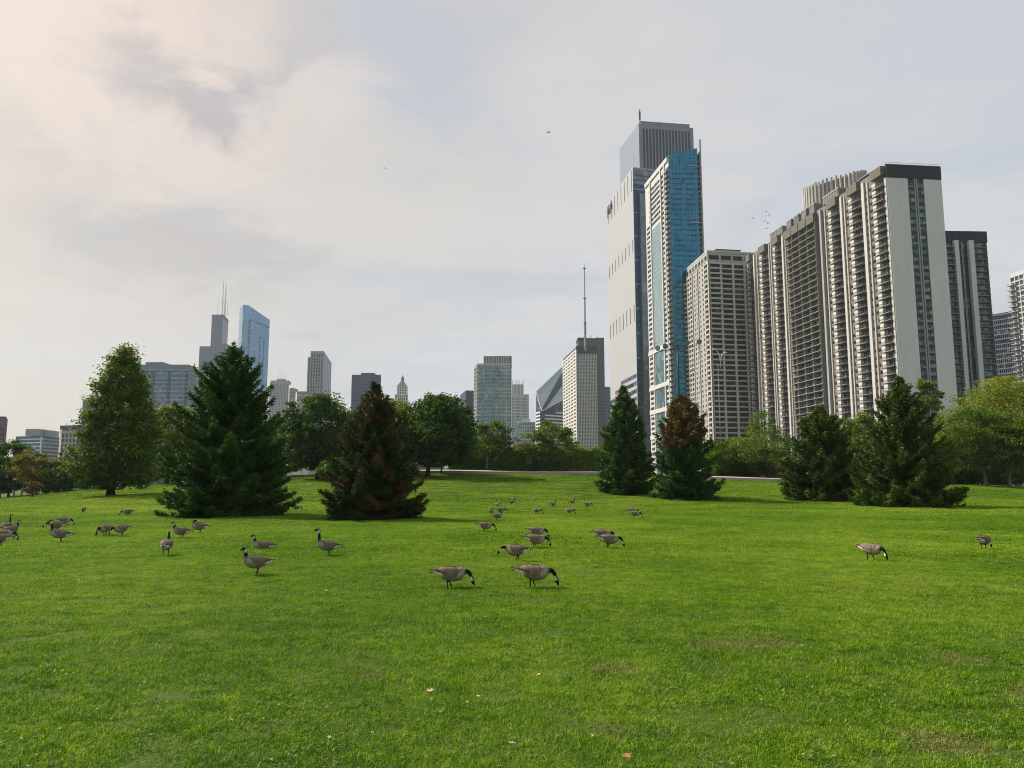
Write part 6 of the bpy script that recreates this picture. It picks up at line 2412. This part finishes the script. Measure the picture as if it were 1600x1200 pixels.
def scatter(name, tufts, Y0, Y1, density, smin, smax, margin=2.0, zs=1.0):
    rng = np.random.default_rng(len(name) + int(Y0))
    hw_ = (800 / FOC) * Y1 + margin
    st = density ** -0.5               # jittered rows leave no holes
    gx_, gy_ = np.meshgrid(np.arange(-hw_, hw_, st), np.arange(Y0, Y1, st))
    x = gx_.ravel() + rng.uniform(-0.42, 0.42, gx_.size) * st
    y = gy_.ravel() + rng.uniform(-0.42, 0.42, gx_.size) * st
    n_ = len(x)
    k = np.abs(x) < (800 / FOC) * y * 1.03 + margin
    x, y = x[k], y[k]
    me_ = bpy.data.meshes.new(name)
    me_.from_pydata(np.stack([x, y, ground(x, y)], -1).tolist(), [], [])
    o_ = link_mesh(name, me_, kind='stuff')
    ng = bpy.data.node_groups.new(name + '_scatter', 'GeometryNodeTree')
    ng.interface.new_socket('Geometry', in_out='INPUT', socket_type='NodeSocketGeometry')
    ng.interface.new_socket('Geometry', in_out='OUTPUT', socket_type='NodeSocketGeometry')
    N_ = ng.nodes.new
    gi, go = N_('NodeGroupInput'), N_('NodeGroupOutput')
    mp_ = N_('GeometryNodeMeshToPoints')
    ng.links.new(gi.outputs[0], mp_.inputs[0])
    ci = N_('GeometryNodeJoinGeometry')
    for t_ in tufts:
        oi = N_('GeometryNodeObjectInfo')
        oi.inputs['Object'].default_value = t_
        oi.inputs['As Instance'].default_value = True
        oi.transform_space = 'ORIGINAL'
        ng.links.new(oi.outputs['Geometry'], ci.inputs[0])
    ip = N_('GeometryNodeInstanceOnPoints')
    ip.inputs['Pick Instance'].default_value = True
    ng.links.new(mp_.outputs[0], ip.inputs['Points'])
    ng.links.new(ci.outputs[0], ip.inputs['Instance'])
    ri = N_('FunctionNodeRandomValue')
    ri.data_type = 'INT'
    ri.inputs[4].default_value = 0
    ri.inputs[5].default_value = len(tufts) - 1
    ng.links.new(ri.outputs[2], ip.inputs['Instance Index'])
    rv = N_('FunctionNodeRandomValue')
    rv.data_type = 'FLOAT_VECTOR'
    rv.inputs[0].default_value = (-0.03, -0.03, 0)
    rv.inputs[1].default_value = (0.03, 0.03, 6.283)
    ng.links.new(rv.outputs[0], ip.inputs['Rotation'])
    rs = N_('FunctionNodeRandomValue')
    rs.data_type = 'FLOAT'
    rs.inputs[2].default_value = smin
    rs.inputs[3].default_value = smax
    cv_ = N_('ShaderNodeCombineXYZ')
    for q in (0, 1):
        ng.links.new(rs.outputs[1], cv_.inputs[q])
    mm = N_('ShaderNodeMath')
    mm.operation = 'MULTIPLY'
    mm.inputs[1].default_value = zs
    ng.links.new(rs.outputs[1], mm.inputs[0])
    ng.links.new(mm.outputs[0], cv_.inputs[2])
    ng.links.new(cv_.outputs[0], ip.inputs['Scale'])
    ng.links.new(ip.outputs[0], go.inputs[0])
    md = o_.modifiers.new('scatter', 'NODES')
    md.node_group = ng
    return o_


T1 = [tuft('grass_tuft', (-2.2 + 1.4 * k, 6.0 + 0.3 * k, gz(-2.2 + 1.4 * k, 6.0 + 0.3 * k)), 0.8, 2200, 0.020, 0.050, 0.0048, 40 + k) for k in range(4)]
T2 = [tuft('grass_tuft', (-2.0 + 2 * k, 24.0 + k, gz(-2.0 + 2 * k, 24.0 + k)), 1.5, 2400, 0.025, 0.055, 0.011, 50 + k) for k in range(3)]
T3 = [tuft('grass_tuft', (-4.0 + 4 * k, 52.0 + k, gz(-4.0 + 4 * k, 52.0 + k)), 2.9, 2200, 0.035, 0.065, 0.032, 60 + k) for k in range(3)]
scatter('grass', T1, 4.2, 19.5, 4.4, 0.8, 1.2, 0.8)
scatter('grass_mid', T2, 19.0, 46.0, 1.7, 0.8, 1.2, 1.5)
scatter('grass_far', T3, 45.0, 113.0, 0.45, 0.8, 1.2, 3.0)

M['clover'] = m_leaf('clover_leaf', [(0.0, (0.06, 0.15, 0.012)), (0.6, (0.11, 0.22, 0.025)), (1.0, (0.22, 0.31, 0.07))], 0.3)
rng = np.random.default_rng(77)
cl = []
for k in range(120):
    y = 5.0 + 22 * rng.random() ** 1.6
    x = rng.uniform(-0.68, 0.68) * y
    m_ = int(rng.integers(14, 60))
    s_ = rng.uniform(0.05, 0.22)
    q = np.stack([x + rng.normal(0, s_, m_), y + rng.normal(0, s_, m_), np.zeros(m_)], -1)
    q[:, 2] = ground(q[:, 0], q[:, 1]) + rng.uniform(0.02, 0.045, m_)
    cl.append(q)
cl = np.concatenate(cl)
v_, f_ = leaf_quads(cl, 0.032, 1.6)
tag(link_mesh('clover', np_mesh('clover', v_, f_, [M['clover']], np.clip(rng.normal(0.5, 0.25, len(cl)), 0, 1))), kind='stuff')

# ------------------------------------------------------------------ air
mb = MB()
f_ = Fr((-3200, -3200), (3200, -3200), 0)
mb.box(f_, 0, f_.L, -6.0, 545.0, -6400, 0, M['lawn'])
o = mb.build('haze')
o.data.materials.clear()
m, n = mat('haze_air')
pv = n.n('ShaderNodeVolumePrincipled')
pv.inputs['Color'].default_value = (0.74, 0.85, 1.0, 1)
pv.inputs['Density'].default_value = 0.00008
pv.inputs['Anisotropy'].default_value = 0.2
vo = n.n('ShaderNodeOutputMaterial')
n.l(pv.outputs[0], vo.inputs['Volume'])
o.data.materials.append(m)
tag(o, kind='stuff')
